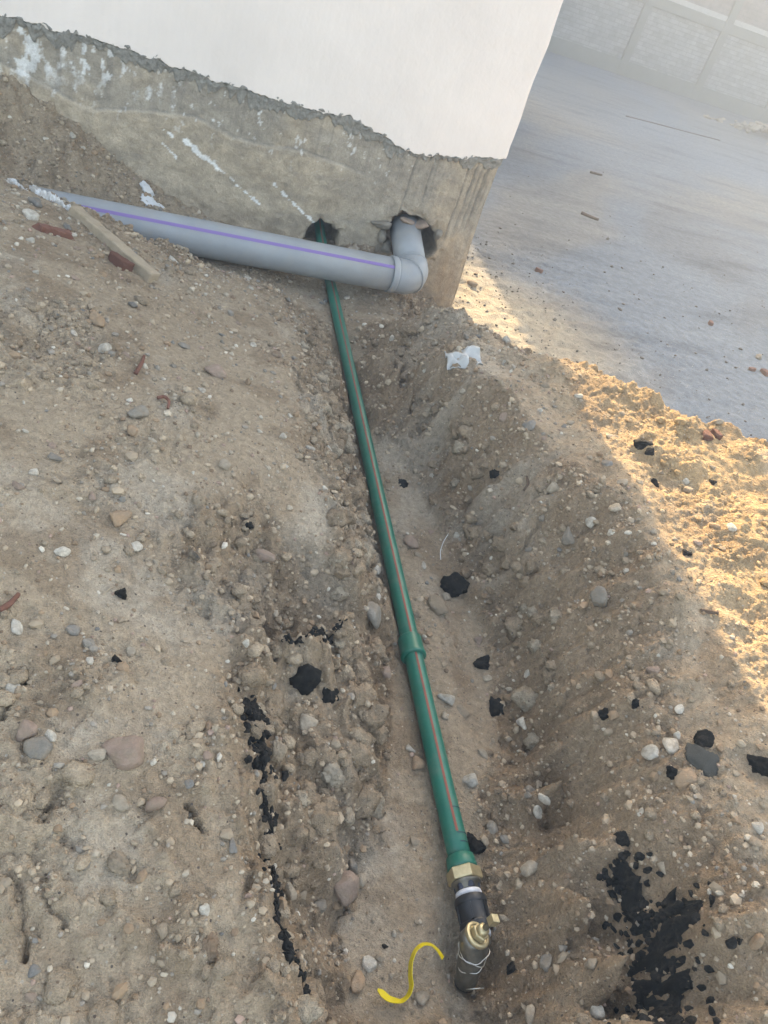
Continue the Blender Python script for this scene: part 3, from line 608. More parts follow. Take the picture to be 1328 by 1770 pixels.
# ------------------------------------------------------------------ green water pipe with its fittings
MAT['ppr'] = dusted(material('green_ppr', (.0, .125, .085), .40, var=.12, vscale=14, spec=.45, bump=.04, bscale=90), (.24, .22, .17), .5, .8, .3, 16)
MAT['redline'] = material('red_line', (.22, .06, .04), .5, var=.2, vscale=40)
MAT['brass'] = material('dull_brass', (.52, .43, .26), .42, metal=.75, var=.25, vscale=60)
MAT['bronze'] = material('dark_bronze', (.20, .185, .155), .42, metal=.75, var=.4, vscale=50, bump=.3, bscale=120, bdist=.003)
MAT['blackpl'] = material('black_plastic', (.014, .015, .018), .42, spec=.45, var=.2, vscale=30)
MAT['navy'] = material('sealed_thread', (.05, .055, .075), .5, metal=.5, var=.4, vscale=80)
MAT['tape'] = material('white_thread_tape', (.62, .62, .65), .6, var=.2, vscale=70, bump=.6, bscale=150, bdist=.003)
MAT['wire'] = material('steel_wire', (.55, .54, .50), .35, metal=.85)
MAT['ink'] = material('ink_mark', (.02, .035, .05), .6)
RG = .0255; zp = .110
gp = [onz(797, 1490, zp), onz(775, 1400, zp), onz(712, 1120, zp), onz(640, 800, zp+.002), onz(577, 515, zp+.008), np.array([.712, 3.64, .145]), np.array([.682, 3.85, .205]), np.array([.668, 4.07, .265])]
def resample(P, n):
    P = np.array(P); s = np.concatenate([[0], np.cumsum(np.linalg.norm(np.diff(P, axis=0), axis=1))]); u = np.linspace(0, s[-1], n)
    Q = np.stack([np.interp(u, s, P[:, i]) for i in range(3)], -1)
    for _ in range(3): Q[1:-1] = (Q[:-2]+2*Q[1:-1]+Q[2:])/4
    return Q
Q = resample(gp, 60)
wp = tag(empty('water_pipe', tuple(Q[0])), 'long green plastic water pipe with red line and brass stop valve in the trench', 'pipe')
V, Fc = tube(Q, RG, 32); child('barrel', V, Fc, MAT['ppr'], wp, True)
ax = Q[0]-Q[3]; ax /= np.linalg.norm(ax)                    # towards the valve
V, Fc = tube(Q[1:], RG+.0006, 5, False, R(76), R(89)); child('red_line', V, Fc, MAT['redline'], wp, True)
cpl = onz(712, 1122, zp); 
V, Fc = lathe(cpl-ax*.036, ax, [(0, RG+.001), (0, RG+.006), (.004, RG+.0075), (.052, RG+.0075), (.056, RG+.0095), (.064, RG+.0095), (.066, RG+.006), (.066, RG+.001)], 36); cs = child('coupling_sleeve', V, Fc, MAT['ppr'], wp, True); bevel_auto(cs, .0015)
# pen marks round the pipe
for s, a0, a1 in ((.115, 30, 95), (.055, 30, 100), (.035, 25, 95)):
    p0 = Q[0]-ax*s; V, Fc = tube([p0, p0+ax*.0008, p0+ax*.0016, p0+ax*.0022], RG+.0012, 8, False, R(a0), R(a1)); child('pen_mark', V, Fc, MAT['ink'], wp, True)
e = Q[0]
V, Fc = lathe(e-ax*.012, ax, [(0, RG+.001), (.002, RG+.005), (.024, RG+.0075), (.030, RG+.0075), (.030, RG)], 36); child('adapter_sleeve', V, Fc, MAT['ppr'], wp, True)
def hexnut(p0, axis, rad, ln, rot=0):
    V, Fc = lathe(p0, axis, [(0, rad*.94), (.002, rad), (ln-.002, rad), (ln, rad*.94)], 6); return V, Fc
V, Fc = hexnut(e+ax*.018, ax, .0385, .026); bevel_auto(child('hex_nut', V, Fc, MAT['brass'], wp), .0012)
V, Fc = lathe(e+ax*.044, ax, [(0, .032), (.005, .032), (.006, .026), (.020, .025)], 36); child('nipple', V, Fc, MAT['bronze'], wp, True)
V, Fc = hexnut(e+ax*.050, ax, .0285, .014); bevel_auto(child('sealed_hex', V, Fc, MAT['navy'], wp), .001)
V, Fc = lathe(e+ax*.064, ax, [(0, .024), (.001, .0275), (.007, .0285), (.012, .027), (.013, .022)], 36); child('thread_tape', V, Fc, MAT['tape'], wp, True)
V, Fc = lathe(e+ax*.076, ax, [(0, .027), (.001, .0325), (.008, .0345), (.016, .0345), (.018, .033), (.052, .033), (.054, .0345), (.064, .0345), (.066, .032), (.066, .02)], 40); bs = child('black_socket', V, Fc, MAT['blackpl'], wp, True); bevel_auto(bs, .001)
sdv = np.cross(ax, [0, 0, 1]); sdv /= np.linalg.norm(sdv); upv = np.cross(sdv, ax)
for an in (62, 120, 178, 2):
    rr = .0335; d_ = math.cos(R(an))*(-sdv) + math.sin(R(an))*upv; tn = np.cross(ax, d_)
    c0 = e+ax*.094; V = []
    for s in (0, .034):
        for u_ in (-.0025, .0025):
            for h_ in (-.004, .0022): V.append(c0 + ax*s + tn*u_ + d_*(rr+h_))
    child('rib', V, [(0, 1, 3, 2), (4, 6, 7, 5), (0, 4, 5, 1), (2, 3, 7, 6), (1, 5, 7, 3), (0, 2, 6, 4)], MAT['blackpl'], bs)
V, Fc = lathe(e+ax*.141, ax, [(0, .021), (.001, .0255), (.006, .0265), (.013, .0255), (.015, .020)], 36); child('thread_tape', V, Fc, MAT['tape'], wp, True)
# stop valve: inclined bronze body, brass bonnet with a square headed spindle
vt = onz(825, 1617, .150); va = np.array([.30, .12, 1.0]); va /= np.linalg.norm(va)
bt = onz(803, 1704, .035)
bd = bt-vt; bl = np.linalg.norm(bd); bd /= bl
V, Fc = tube([vt-va*.002, vt-va*.014, vt+bd*.032, vt+bd*.07, vt+bd*(bl*.75), bt], [.0255, .0275, .0285, .0265, .024, .02], 32); vb = child('valve_body', V, Fc, MAT['bronze'], wp, True)
V, Fc = tube([e+ax*.146, e+ax*.158, (e+ax*.17)*.6+(vt-va*.022)*.4, vt-va*.02], [.0215, .0235, .025, .024], 28); child('valve_inlet', V, Fc, MAT['bronze'], wp, True)
V, Fc = lathe(vt-va*.004, va, [(0, .022), (0, .0262), (.004, .0272), (.008, .0258), (.009, .0205), (.0055, .0200)], 40); bon = child('bonnet', V, Fc, MAT['brass'], wp, True); bevel_auto(bon, .0006)
V, Fc = hexnut(vt+va*.0022, va, .0178, .013); bevel_auto(child('bonnet_hex', V, Fc, MAT['brass'], bon), .001)
V, Fc = lathe(vt+va*.015, va, [(0, .0125), (.002, .0128), (.010, .0118), (.012, .009)], 24); child('gland_nut', V, Fc, MAT['brass'], bon, True)
V, Fc = lathe(vt+va*.026, va, [(0, .0058), (.030, .0058)], 16); sp = child('spindle', V, Fc, MAT['bronze'], wp, True)
V, Fc = lathe(vt+va*.046, va, [(0, .0108), (.001, .0116), (.017, .0116), (.018, .0108)], 4); bevel_auto(child('square_head', V, Fc, MAT['brass'], sp), .0008)
# wire lashed round the body
for k, (d0, tilt, rr) in enumerate(((.035, .25, .030), (.043, -.2, .030), (.060, .5, .0285))):
    c0 = vt + bd*d0; n_ = bd + np.array([tilt, .1, 0]); n_ /= np.linalg.norm(n_); s1 = np.cross(n_, [0, 1, .2]); s1 /= np.linalg.norm(s1); s2 = np.cross(n_, s1)
    ring = [c0 + (rr+.002*math.sin(5*t+k))*(math.cos(t)*s1 + math.sin(t)*s2) for t in np.linspace(0, 2*math.pi*.97, 30)]
    V, Fc = tube(ring, .0011, 6); child('wire_loop', V, Fc, MAT['wire'], vb, True)
c0 = bt - bd*.035 - np.array([0, .03, -.012]); ring = [c0 + np.array([.017*math.cos(t), -.004*math.sin(t)-.006, .014*math.sin(t)+.004]) for t in np.linspace(.3, 2*math.pi, 22)]
V, Fc = tube(ring, .0011, 6); child('wire_loop', V, Fc, MAT['wire'], vb, True)
V, Fc = lathe(bt-bd*.022, bd, [(0, .018), (.002, .021), (.018, .021), (.02, .016)], 20); child('black_collar', V, Fc, MAT['blackpl'], wp, True)

# ------------------------------------------------------------------ stones
def facet_rock(seed, sub=3, planes=11, flat=.75, rough_=.03, soft=14):
    r = np.random.default_rng(seed); bm = bmesh.new(); bmesh.ops.create_icosphere(bm, subdivisions=sub, radius=1)
    V = np.array([v.co for v in bm.verts]); 
    N = r.normal(size=(planes, 3)); N /= np.linalg.norm(N, axis=1)[:, None]; h = r.uniform(.58, .92, planes)
    q = np.maximum(V @ N.T, 1e-3)/h; rad = 1/(np.sum(np.maximum(q, .3)**soft, 1)**(1/soft)); rad = np.minimum(rad, 1.25)
    rad = rad*(1 + rough_*vnoise(V[:, 0]*3+seed, V[:, 1]*3, V[:, 2]*3+.5) + rough_*.6*vnoise(V[:, 0]*8, V[:, 1]*8+seed, V[:, 2]*8+.5))
    V = V*rad[:, None]*np.array([1, r.uniform(.65, .95), r.uniform(flat-.12, flat+.08)])
    Fc = [[v.index for v in f.verts] for f in bm.faces]; bm.free(); return V, np.array(Fc)
def lump(seed, sub=3, amp=.35, grit=0):
    r = np.random.default_rng(seed); bm = bmesh.new(); bmesh.ops.create_icosphere(bm, subdivisions=sub, radius=1)
    V = np.array([v.co for v in bm.verts]); s = seed*1.37
    rad = 1 + amp*vnoise(V[:, 0]*1.6+s, V[:, 1]*1.6, V[:, 2]*1.6+.5) + amp*.7*vnoise(V[:, 0]*3.7, V[:, 1]*3.7+s, V[:, 2]*3.7+.5) + amp*.5*vnoise(V[:, 0]*8, V[:, 1]*8, V[:, 2]*8+s+.5)
    if grit: rad = rad + grit*np.abs(vnoise(V[:, 0]*6+s, V[:, 1]*6, V[:, 2]*6+.5)) + grit*.8*vnoise(V[:, 0]*14, V[:, 1]*14+s, V[:, 2]*14+.5) + grit*.5*vnoise(V[:, 0]*26, V[:, 1]*26, V[:, 2]*26+s+.5)
    V = V*rad[:, None]*np.array([1, .8, .62]); Fc = [[v.index for v in f.verts] for f in bm.faces]; bm.free(); return V, np.array(Fc)
def block_rock(seed, sub=4):
    """broken block: a brick or slab with knocked off corners"""
    r = np.random.default_rng(seed); bm = bmesh.new(); bmesh.ops.create_icosphere(bm, subdivisions=sub, radius=1); V = np.array([v.co for v in bm.verts])
    N = np.concatenate([np.eye(3), -np.eye(3), r.normal(size=(4, 3))]); N += .08*r.normal(size=N.shape); N /= np.linalg.norm(N, axis=1)[:, None]; h = np.concatenate([[.95, .62, .5, .95, .62, .5], r.uniform(.7, .95, 4)])
    q = np.maximum(V @ N.T, 1e-3)/h; rad = 1/(np.sum(np.maximum(q, .2)**60, 1)**(1/60)); V = V*rad[:, None]
    V = V*(1+.05*vnoise(V[:, 0]*5+seed, V[:, 1]*5, V[:, 2]*5+.5)+.03*vnoise(V[:, 0]*13, V[:, 1]*13+seed, V[:, 2]*13+.5))[:, None]
    Fc = [[v.index for v in f.verts] for f in bm.faces]; bm.free(); return V, np.array(Fc)
def gritty(seed, sub=4, g=.09):
    V, Fc = facet_rock(seed, sub, 7+seed % 4, .6, .10, 24); s = seed*.71; n_ = np.linalg.norm(V, axis=1)
    k = 1 + .16*vnoise(V[:, 0]*2.5+s, V[:, 1]*2.5, V[:, 2]*2.5+.5) + g*np.abs(vnoise(V[:, 0]*7+s, V[:, 1]*7, V[:, 2]*7+.5)) + g*.7*vnoise(V[:, 0]*15, V[:, 1]*15+s, V[:, 2]*15+.5)
    return V*k[:, None], Fc
ROCK = {}
def rock_mesh(colr, k, kind='facet'):
    key = (colr, k, kind)
    if key not in ROCK:
        if kind == 'facet': V, Fc = facet_rock(100+k, planes=8+k % 4, flat=.6+.05*(k % 4), soft=70, rough_=.05)
        elif kind == 'slab': V, Fc = gritty(620+k, 4, .10)
        elif kind == 'block': V, Fc = block_rock(400+k)
        elif kind == 'round': V, Fc = facet_rock(300+k, planes=16, flat=.7, soft=8, rough_=.02)
        else: V, Fc = gritty(500+k) if colr == 'asphalt' else lump(500+k, 4, .3, .12)
        me = mesh_np(kind+'_stone', V, Fc); me.materials.append(MAT[colr]); ROCK[key] = me
    return ROCK[key]
placed = []
def stone(name, p, size, colr, k, kind, sink=.35, flat=1, rot=None, along=None):
    me = rock_mesh(colr, k, kind); o = bpy.data.objects.new(name, me); col.objects.link(o)
    x, y = p[0], p[1]; nv = nrm(x, y, .02) if (X0 < x < X1 and Y0 < y < Y1 and hgt(x, y) > .0) else np.array([0, 0, 1.0])
    z = max(float(hgt(x, y)) if (X0 < x < X1 and Y0 < y < Y1) else 0, 0)
    q = Vector(nv).to_track_quat('Z', 'Y').to_matrix().to_4x4() @ Matrix.Rotation(rng.uniform(0, 6.28) if rot is None else rot, 4, 'Z')
    off = size*.66*flat*(1-2*sink)
    S = Matrix.Diagonal((size*(along or 1), size, size*flat, 1))
    o.matrix_world = Matrix.Translation((x+nv[0]*off, y+nv[1]*off, z+nv[2]*off)) @ q @ S
    placed.append((x, y, size)); return o
# stones one can point at: pixel, radius in pixels, colour, shape, label
ST = [
 (268, 1392, 24, 'st_pink', 'round', 'smooth pinkish brown stone with a pale flat top, left of the trench'),
 (215, 1300, 34, 'st_pink', 'facet', 'flat pinkish stone slab half buried in the left slope'),
 (242, 718, 17, 'st_grey', 'facet', 'blocky light grey stone on the left slope beside an orange pebble'),
 (230, 748, 13, 'st_orange', 'round', 'orange tan pebble just under the blocky grey stone'),
 (205, 898, 17, 'st_orange', 'facet', 'orange stone half covered with sand on the left slope'),
 (372, 645, 20, 'st_pink', 'round', 'long pinkish pebble high on the left slope'),
 (386, 806, 12, 'st_cream', 'round', 'cream pebble in a dark hollow of the left slope'),
 (334, 964, 14, 'st_dark', 'round', 'smooth dark brown pebble on the left slope'),
 (455, 962, 17, 'st_pink', 'round', 'pinkish stone flush with the sand near the trench lip'),
 (104, 957, 12, 'st_white', 'facet', 'angular white stone with a brown clod under it'),
 (58, 820, 11, 'st_white', 'round', 'egg shaped white pebble on the left slope'),
 (92, 793, 10, 'st_blue', 'facet', 'blue grey stone on the left slope'),
 (28, 1085, 12, 'st_white', 'facet', 'triangular white stone at the left picture edge'),
 (150, 1113, 12, 'st_grey', 'round', 'grey half buried pebble on the left slope'),
 (18, 1193, 15, 'st_white', 'facet', 'pale bluish white stone in a crack at the left picture edge'),
 (45, 1265, 18, 'st_pink', 'facet', 'rough pinkish stone near the left picture edge'),
 (86, 1272, 11, 'st_white', 'facet', 'white stone beside the rough pinkish stone'),
 (68, 1292, 20, 'st_grey', 'facet', 'grey flat stone beneath the rough pinkish stone'),
 (171, 1306, 13, 'st_cream', 'facet', 'cream stone left of the flat pinkish slab'),
 (207, 1392, 13, 'st_cream', 'facet', 'cream angular stone left of the smooth pinkish brown stone'),
 (327, 1360, 9, 'st_blue', 'round', 'small blue grey pebble above the smooth pinkish brown stone'),
 (148, 1497, 12, 'st_blue', 'round', 'blue grey flat pebble among clods at lower left'),
 (206, 1494, 16, 'st_tan', 'lump', 'tan clod beside the blue grey flat pebble'),
 (243, 1520, 10, 'st_orange', 'facet', 'orange tan angular pebble at lower left'),
 (362, 1640, 17, 'st_brown', 'lump', 'brown rounded clod at lower left'),
 (283, 1607, 14, 'st_tan', 'round', 'tan oval pebble at lower left'),
 (60, 1680, 11, 'st_blue', 'round', 'blue grey pebble near the bottom left corner'),
 (590, 1535, 27, 'st_pink', 'facet', 'big pinkish grey stone on the trench floor left of the black socket'),
 (606, 1500, 13, 'st_grey', 'facet', 'long grey stone leaning on the big pinkish stone'),
 (622, 1524, 13, 'st_cream', 'facet', 'cream stone right of the big pinkish stone'),
 (611, 1703, 19, 'st_orange', 'facet', 'peach coloured stone left of the yellow strip'),
 (638, 1670, 11, 'st_white', 'facet', 'bluish white angular stone above the peach stone'),
 (725, 1727, 16, 'st_cream', 'round', 'cream stone touching the lower bend of the yellow strip'),
 (721, 1322, 13, 'st_orange', 'round', 'orange brown pebble leaning on the green pipe'),
 (708, 937, 15, 'st_pink', 'round', 'pinkish pebble right of the green pipe in mid trench'),
 (772, 1211, 13, 'st_white', 'facet', 'upright white stone right of the pipe below the coupling'),
 (812, 1350, 14, 'st_white', 'facet', 'pale pointed stone right of the lower pipe'),
 (851, 1437, 13, 'st_grey', 'facet', 'grey angular stone right of the pipe end'),
 (873, 1453, 10, 'st_grey', 'round', 'small rounded grey stone next to the angular grey stone'),
 (914, 1505, 18, 'st_cream', 'round', 'round cream cobble at the foot of the right bank'),
 (928, 1405, 9, 'st_white', 'facet', 'white pebble at the dark foot of the right bank'),
 (912, 1168, 9, 'st_white', 'round', 'round white pebble beside the asphalt crumbs'),
 (903, 1253, 11, 'st_white', 'facet', 'tall white stone under the asphalt crumbs'),
 (943, 1383, 11, 'st_white', 'round', 'white round pebble in the right bank face'),
 (1185, 1352, 19, 'st_orange', 'round', 'orange pink stone with a flat top on the right bank'),
 (1128, 1303, 12, 'st_white', 'facet', 'white angular stone above the orange pink stone'),
 (1156, 1293, 16, 'st_white', 'facet', 'larger chalky white stone beside the asphalt slab'),
 (1310, 1432, 11, 'st_white', 'round', 'white pebble in the cluster at the right picture edge'),
 (1302, 1456, 12, 'st_tan', 'round', 'tan pebble in the cluster at the right picture edge'),
 (1306, 1627, 20, 'st_orange', 'round', 'orange tan stone half buried near the bottom right edge'),
 (1234, 911, 10, 'st_orange', 'round', 'bright orange pebble on the sunlit heap'),
 (1262, 914, 9, 'st_white', 'round', 'pale pebble right of the bright orange pebble'),
 (1037, 1037, 15, 'st_grey', 'facet', 'grey stone with a pale top on the right slope'),
 (958, 846, 13, 'st_cream', 'round', 'cream pebble on the edge of the right bank'),
 (914, 738, 12, 'st_blue', 'round', 'greenish grey pebble on the right slope'),
 (1025, 902, 11, 'st_white', 'round', 'oval white pebble on the shaded right slope'),
 (983, 932, 15, 'st_grey', 'facet', 'angular grey stone in the shaded right slope'),
 (1083, 988, 6, 'st_white', 'facet', 'small square white stone just outside the sunlit heap'),
 (165, 553, 16, 'st_orange', 'facet', 'peach coloured angular stone high on the left heap'),
 (52, 375, 12, 'st_white', 'facet', 'white grey stone on the crest of the left heap'),
 (60, 352, 13, 'st_blue', 'facet', 'blue grey lump on the crest of the left heap'),
 (530, 1250, 18, 'st_cream', 'round', 'cream stone showing in the rubble face of the left bank'),
 (480, 1300, 15, 'st_tan', 'lump', 'tan clod beside the asphalt layer of the left bank'),
 (500, 1545, 13, 'st_cream', 'facet', 'cream stone in the left bank below the asphalt layer'),
 (552, 1565, 12, 'st_grey', 'facet', 'grey stone tilted out of the left bank foot'),
 (575, 1340, 19, 'st_cream', 'lump', 'pale knobbly lump at the left bank foot'),
 (640, 1060, 20, 'st_grey', 'facet', 'grey flat stone wedged left of the green pipe'),
 (665, 1165, 13, 'st_pink', 'round', 'mauve pebble left of the pipe below the coupling'),
 (755, 1052, 17, 'st_tan', 'facet', 'tan stone under the asphalt lump in mid trench'),
 (770, 1034, 8, 'st_cream', 'facet', 'small cream stone touching the asphalt lump in mid trench'),
 (1025, 1672, 14, 'st_cream', 'facet', 'cream stone in the right bank near the bottom'),
 (1030, 1750, 15, 'st_white', 'facet', 'whitish stone at the bottom edge in the right bank'),
 (920, 1752, 13, 'st_cream', 'facet', 'pale stone on the trench floor at the bottom edge'),
 (944, 1668, 12, 'st_grey', 'facet', 'thin grey chip standing in the trench floor at lower right'),
]
for i, (px, py, rp, c, kd, lab) in enumerate(ST):
    p = hit(px, py); s = rp*depth(p)/F
    o = stone('stone', p, s*1.04, c, i % 7, kd, .32 if kd != 'lump' else .45, rot=(i*2.399) % 6.28, along=1.15)
    tag(o, lab, 'clod' if 'clod' in lab else 'stone')
# asphalt lumps
AS = [(780, 1018, 25, 'black asphalt lump on the trench floor in mid trench'), (833, 1150, 20, 'black asphalt lump under a hollow of the right bank'), (855, 1225, 19, 'round black asphalt lump below the hollow of the right bank'),
      (525, 1172, 29, 'large black asphalt lump in the left bank'), (568, 1206, 19, 'smaller black asphalt lump below the large one in the left bank'), (822, 1464, 19, 'black asphalt lump touching the end of the green pipe'), (798, 1470, 13, 'black asphalt crumb squeezed against the green pipe end'),
      (1217, 1282, 24, 'black asphalt lump lying against the asphalt slab on the right bank'), (1318, 1325, 22, 'black asphalt lump at the right picture edge'), (1075, 1453, 15, 'black asphalt patch on the right bank'),
      (695, 838, 11, 'black asphalt crumb right of the upper green pipe'), (210, 1030, 12, 'black asphalt crumb on the left slope with pale straws'), (431, 910, 8, 'tiny black asphalt crumb on the left slope near the lip'), (200, 1140, 10, 'oval black asphalt crumb on the left slope'),
      (1108, 770, 16, 'dark asphalt stone on the sunlit heap crest'), (1122, 782, 9, 'black asphalt crumb by the dark stone on the sunlit heap'), (1187, 957, 9, 'black asphalt crumb in the sunlit sand'), (1130, 835, 9, 'black asphalt crumb at the shade line of the heap'),
      (885, 1676, 10, 'black pointed asphalt chip right of the valve'), (664, 1637, 6, 'small round black crumb above the yellow strip'), (1098, 1215, 9, 'black crumb above the chalky white stone'), (1045, 1236, 11, 'flat black crumb on the right bank'), (1160, 1335, 11, 'black crumb left of the orange pink stone'), (1232, 835, 7, 'small black pebble on the sunlit heap near its crest'), (856, 822, 9, 'black crumb in the upper right bank'), (527, 1742, 13, 'black asphalt lump at the foot of the left asphalt layer')]
for i, (px, py, rp, lab) in enumerate(AS):
    p = hit(px, py); o = stone('asphalt_lump', p, rp*.98*depth(p)/F, 'asphalt', i % 6, 'lump', .44, rot=i*1.7); tag(o, lab, 'asphalt')
p = hit(1214, 1318); o = stone('asphalt_slab', p, 32*depth(p)/F, 'asphalt_dusty', 3, 'slab', .3, flat=.5, rot=-.35); tag(o, 'flat asphalt slab with a dusty grey top on the right bank', 'asphalt')
# broken edge of the old asphalt layer sticking out of the banks
def ribbon(name, pix, wid, mat, lab, cat, seed, lift=.004, amp=.008, lumps=(0, 0), lumpsize=(.004, .012), push=(0, 0)):
    """ragged crust following the soil along a pixel line, with crumbs stuck to it: one connected piece"""
    r = np.random.default_rng(seed); W_ = [hit(*p) + [push[0], push[1], 0] for p in pix]; P = np.array(W_); s_ = np.concatenate([[0], np.cumsum(np.linalg.norm(np.diff(P[:, :2], axis=0), axis=1))])
    nn_ = max(8, int(s_[-1]/.004)); u = np.linspace(0, s_[-1], nn_); cx_, cy_ = np.interp(u, s_, P[:, 0]), np.interp(u, s_, P[:, 1])
    cx_ += .006*vnoise(u/.02+seed, u*0); cy_ += .006*vnoise(u/.02, u*0+seed)
    tx, ty = np.gradient(cx_), np.gradient(cy_); tl = np.hypot(tx, ty)+1e-9; nx, ny = -ty/tl, tx/tl
    nv_ = 13; v = np.linspace(-1, 1, nv_)[:, None]
    wl_ = wid*(.22+1.0*np.abs(vnoise(u/.035+seed*7, u*0+1))+.35*np.abs(vnoise(u/.009+seed, u*0+4))); wr_ = wid*(.22+1.0*np.abs(vnoise(u/.03+seed*3, u*0+9))+.35*np.abs(vnoise(u/.008, u*0+seed)))
    tp = smooth(u, 0, .02)*smooth(u, s_[-1], s_[-1]-.02)*.9+.1
    off = np.where(v < 0, v*wl_*tp, v*wr_*tp)*(1+.25*vnoise(u[None]/.006+v*1.5, v*2+seed+0*u[None])); X, Y = cx_+nx*off, cy_+ny*off
    Z = hgt(X, Y) + (lift + amp*(.5+vnoise(X/.012, Y/.012)) + amp*.8*vnoise(X/.0055, Y/.0055+seed))*(1-np.abs(v)**4) - .008*(np.abs(v) > .99)
    V = [np.stack([X, Y, Z], -1).reshape(-1, 3)]; G = grid_faces(nn_, nv_); Fc = [np.concatenate([G[:, [0, 1, 2]], G[:, [0, 2, 3]]])]; k = nn_*nv_
    for _ in range(lumps[0]):
        a = r.integers(nn_); w_ = r.normal()*wid*lumps[1]; x, y = cx_[a]+nx[a]*w_, cy_[a]+ny[a]*w_; sz = r.uniform(*lumpsize)
        vv, fc = LUMPS[r.integers(6)]; q = np.array(Matrix.Rotation(r.uniform(0, 6.3), 3, r.normal(size=3))); vv = (vv*sz) @ q.T + [x, y, float(hgt(x, y))+sz*.3]
        V.append(vv); Fc.append(fc+k); k += len(vv)
    c0 = P[len(P)//2]; o = put(name, mesh_np(name, np.concatenate(V)-c0, np.concatenate(Fc), True), mat); o.location = c0; return tag(o, lab, cat)
LUMPS = [gritty(800+k, 2, .14) for k in range(6)]
ribbon('asphalt_layer', [(441, 1222), (438, 1262), (452, 1290), (456, 1330)], .014, MAT['asphalt'], 'crumbling black asphalt cluster at the lip of the left bank', 'asphalt', 1, lumps=(120, 1.3))
ribbon('asphalt_layer', [(456, 1332), (459, 1390), (467, 1450), (473, 1520), (481, 1580), (493, 1630), (515, 1665), (529, 1722)], .007, MAT['asphalt'], 'long thin black asphalt seam down the lip of the left bank', 'asphalt', 2, lumps=(170, 1.2), lumpsize=(.002, .0085))
ribbon('asphalt_layer', [(490, 1110), (520, 1104), (555, 1092), (594, 1070)], .009, MAT['asphalt'], 'black asphalt seam under the overhanging crust of the left bank', 'asphalt', 3, lumps=(70, 1.0), lumpsize=(.002, .008))
ribbon('asphalt_layer', [(1064, 1496), (1080, 1525), (1078, 1550), (1100, 1575), (1125, 1612)], .010, MAT['asphalt'], 'broken black asphalt rubble at the head of the right seam', 'asphalt', 4, amp=.013, lumps=(120, 1.6), lumpsize=(.002, .011))
ribbon('asphalt_layer', [(1157, 1552), (1160, 1600), (1138, 1640), (1140, 1690), (1150, 1740), (1158, 1800)], .023, MAT['asphalt'], 'thick black asphalt seam at the bottom of the right bank', 'asphalt', 5, amp=.017, lumps=(190, 1.0), lumpsize=(.002, .012))
# pebbles told apart only by colour and place
def region(x, y):
    row = lambda names, cuts: names[int(np.searchsorted(cuts, y))]
    if x < .52 and y >= 3.05: return 'on fill by grey drain pipe, ' + ('near its buried end' if x < -.1 else 'near the water pipe hole')
    if x < .52:
        return 'on left slope ' + row(['along the bottom edge', 'level with the brass nut', 'level with the pinkish slab', 'level with the pipe coupling', 'by the dark brown pebble', 'by the blocky grey stone', 'just below the batten'], [.62, .82, 1.08, 1.4, 1.8, 2.4]) + (', by the trench' if x > .2 else ', far left' if x < -.1 else '')
    if x > 1.45: return 'on the right heap ' + row(['near the bottom corner', 'beside the asphalt slab', 'low on its flank', 'high on its flank', 'on its crest'], [.8, 1.3, 1.75, 2.2]) + (', by the edge' if x > 2.1 else '')
    if x > 1.0: return 'in the right bank ' + row(['near the bottom edge', 'level with the pipe end', 'level with the asphalt crumbs', 'level with the coupling', 'below the white film', 'by the house corner'], [.65, .95, 1.3, 1.9, 2.7])
    return 'on trench floor ' + ('left' if x < .73 else 'right') + ' of green pipe ' + row(['by the valve', 'near its lower end', 'below the coupling', 'above the coupling', 'in its upper half', 'near the grey drain pipe'], [.7, .95, 1.28, 1.7, 2.7])
PW = [('st_white', 'small white pebble', .30), ('st_cream', 'small cream pebble', .22), ('st_grey', 'small grey pebble', .16), ('st_pink', 'small pinkish pebble', .12), ('st_tan', 'small tan pebble', .10), ('st_blue', 'small blue grey pebble', .05), ('st_brown', 'small brown pebble', .05)]
pn = [p[0] for p in PW]; pl = {p[0]: p[1] for p in PW}; pp = np.array([p[2] for p in PW]); pp /= pp.sum()
FWt = np.array([FW, IX, IY])
def inview(x, y, z, m=20):
    v = FWt @ (np.array([x, y, z])-CAM); return m < CX+F*v[1]/v[0] < 1328-m and m < CY-F*v[2]/v[0] < 1770-m
cnt = 0
while cnt < 226:
    x, y = rng.uniform(-.85, 2.3), rng.uniform(.38, 3.78); z = float(hgt(x, y))
    if z < .03 or not inview(x, y, z) or any((x-a)**2+(y-b_)**2 < (s+.016)**2 for a, b_, s in placed) or (abs(x-.733) < .045 and y > .5): continue
    s = float(np.clip(rng.lognormal(math.log(.0095), .28), .0065, .019))*(1+.10*y)
    c = pn[rng.choice(len(pn), p=pp)]
    if x > 1.45 and c in ('st_white', 'st_grey', 'st_blue') and rng.random() < .7: c = 'st_tan'
    o = stone('pebble', (x, y), s, c, int(rng.integers(7)), 'facet' if rng.random() < .6 else 'round', rng.uniform(.3, .5), along=rng.uniform(1, 1.4))
    lab = pl[c]+' '+region(x, y); tag(o, lab, 'pebble', lab.replace('pebble', 'pebbles')); cnt += 1
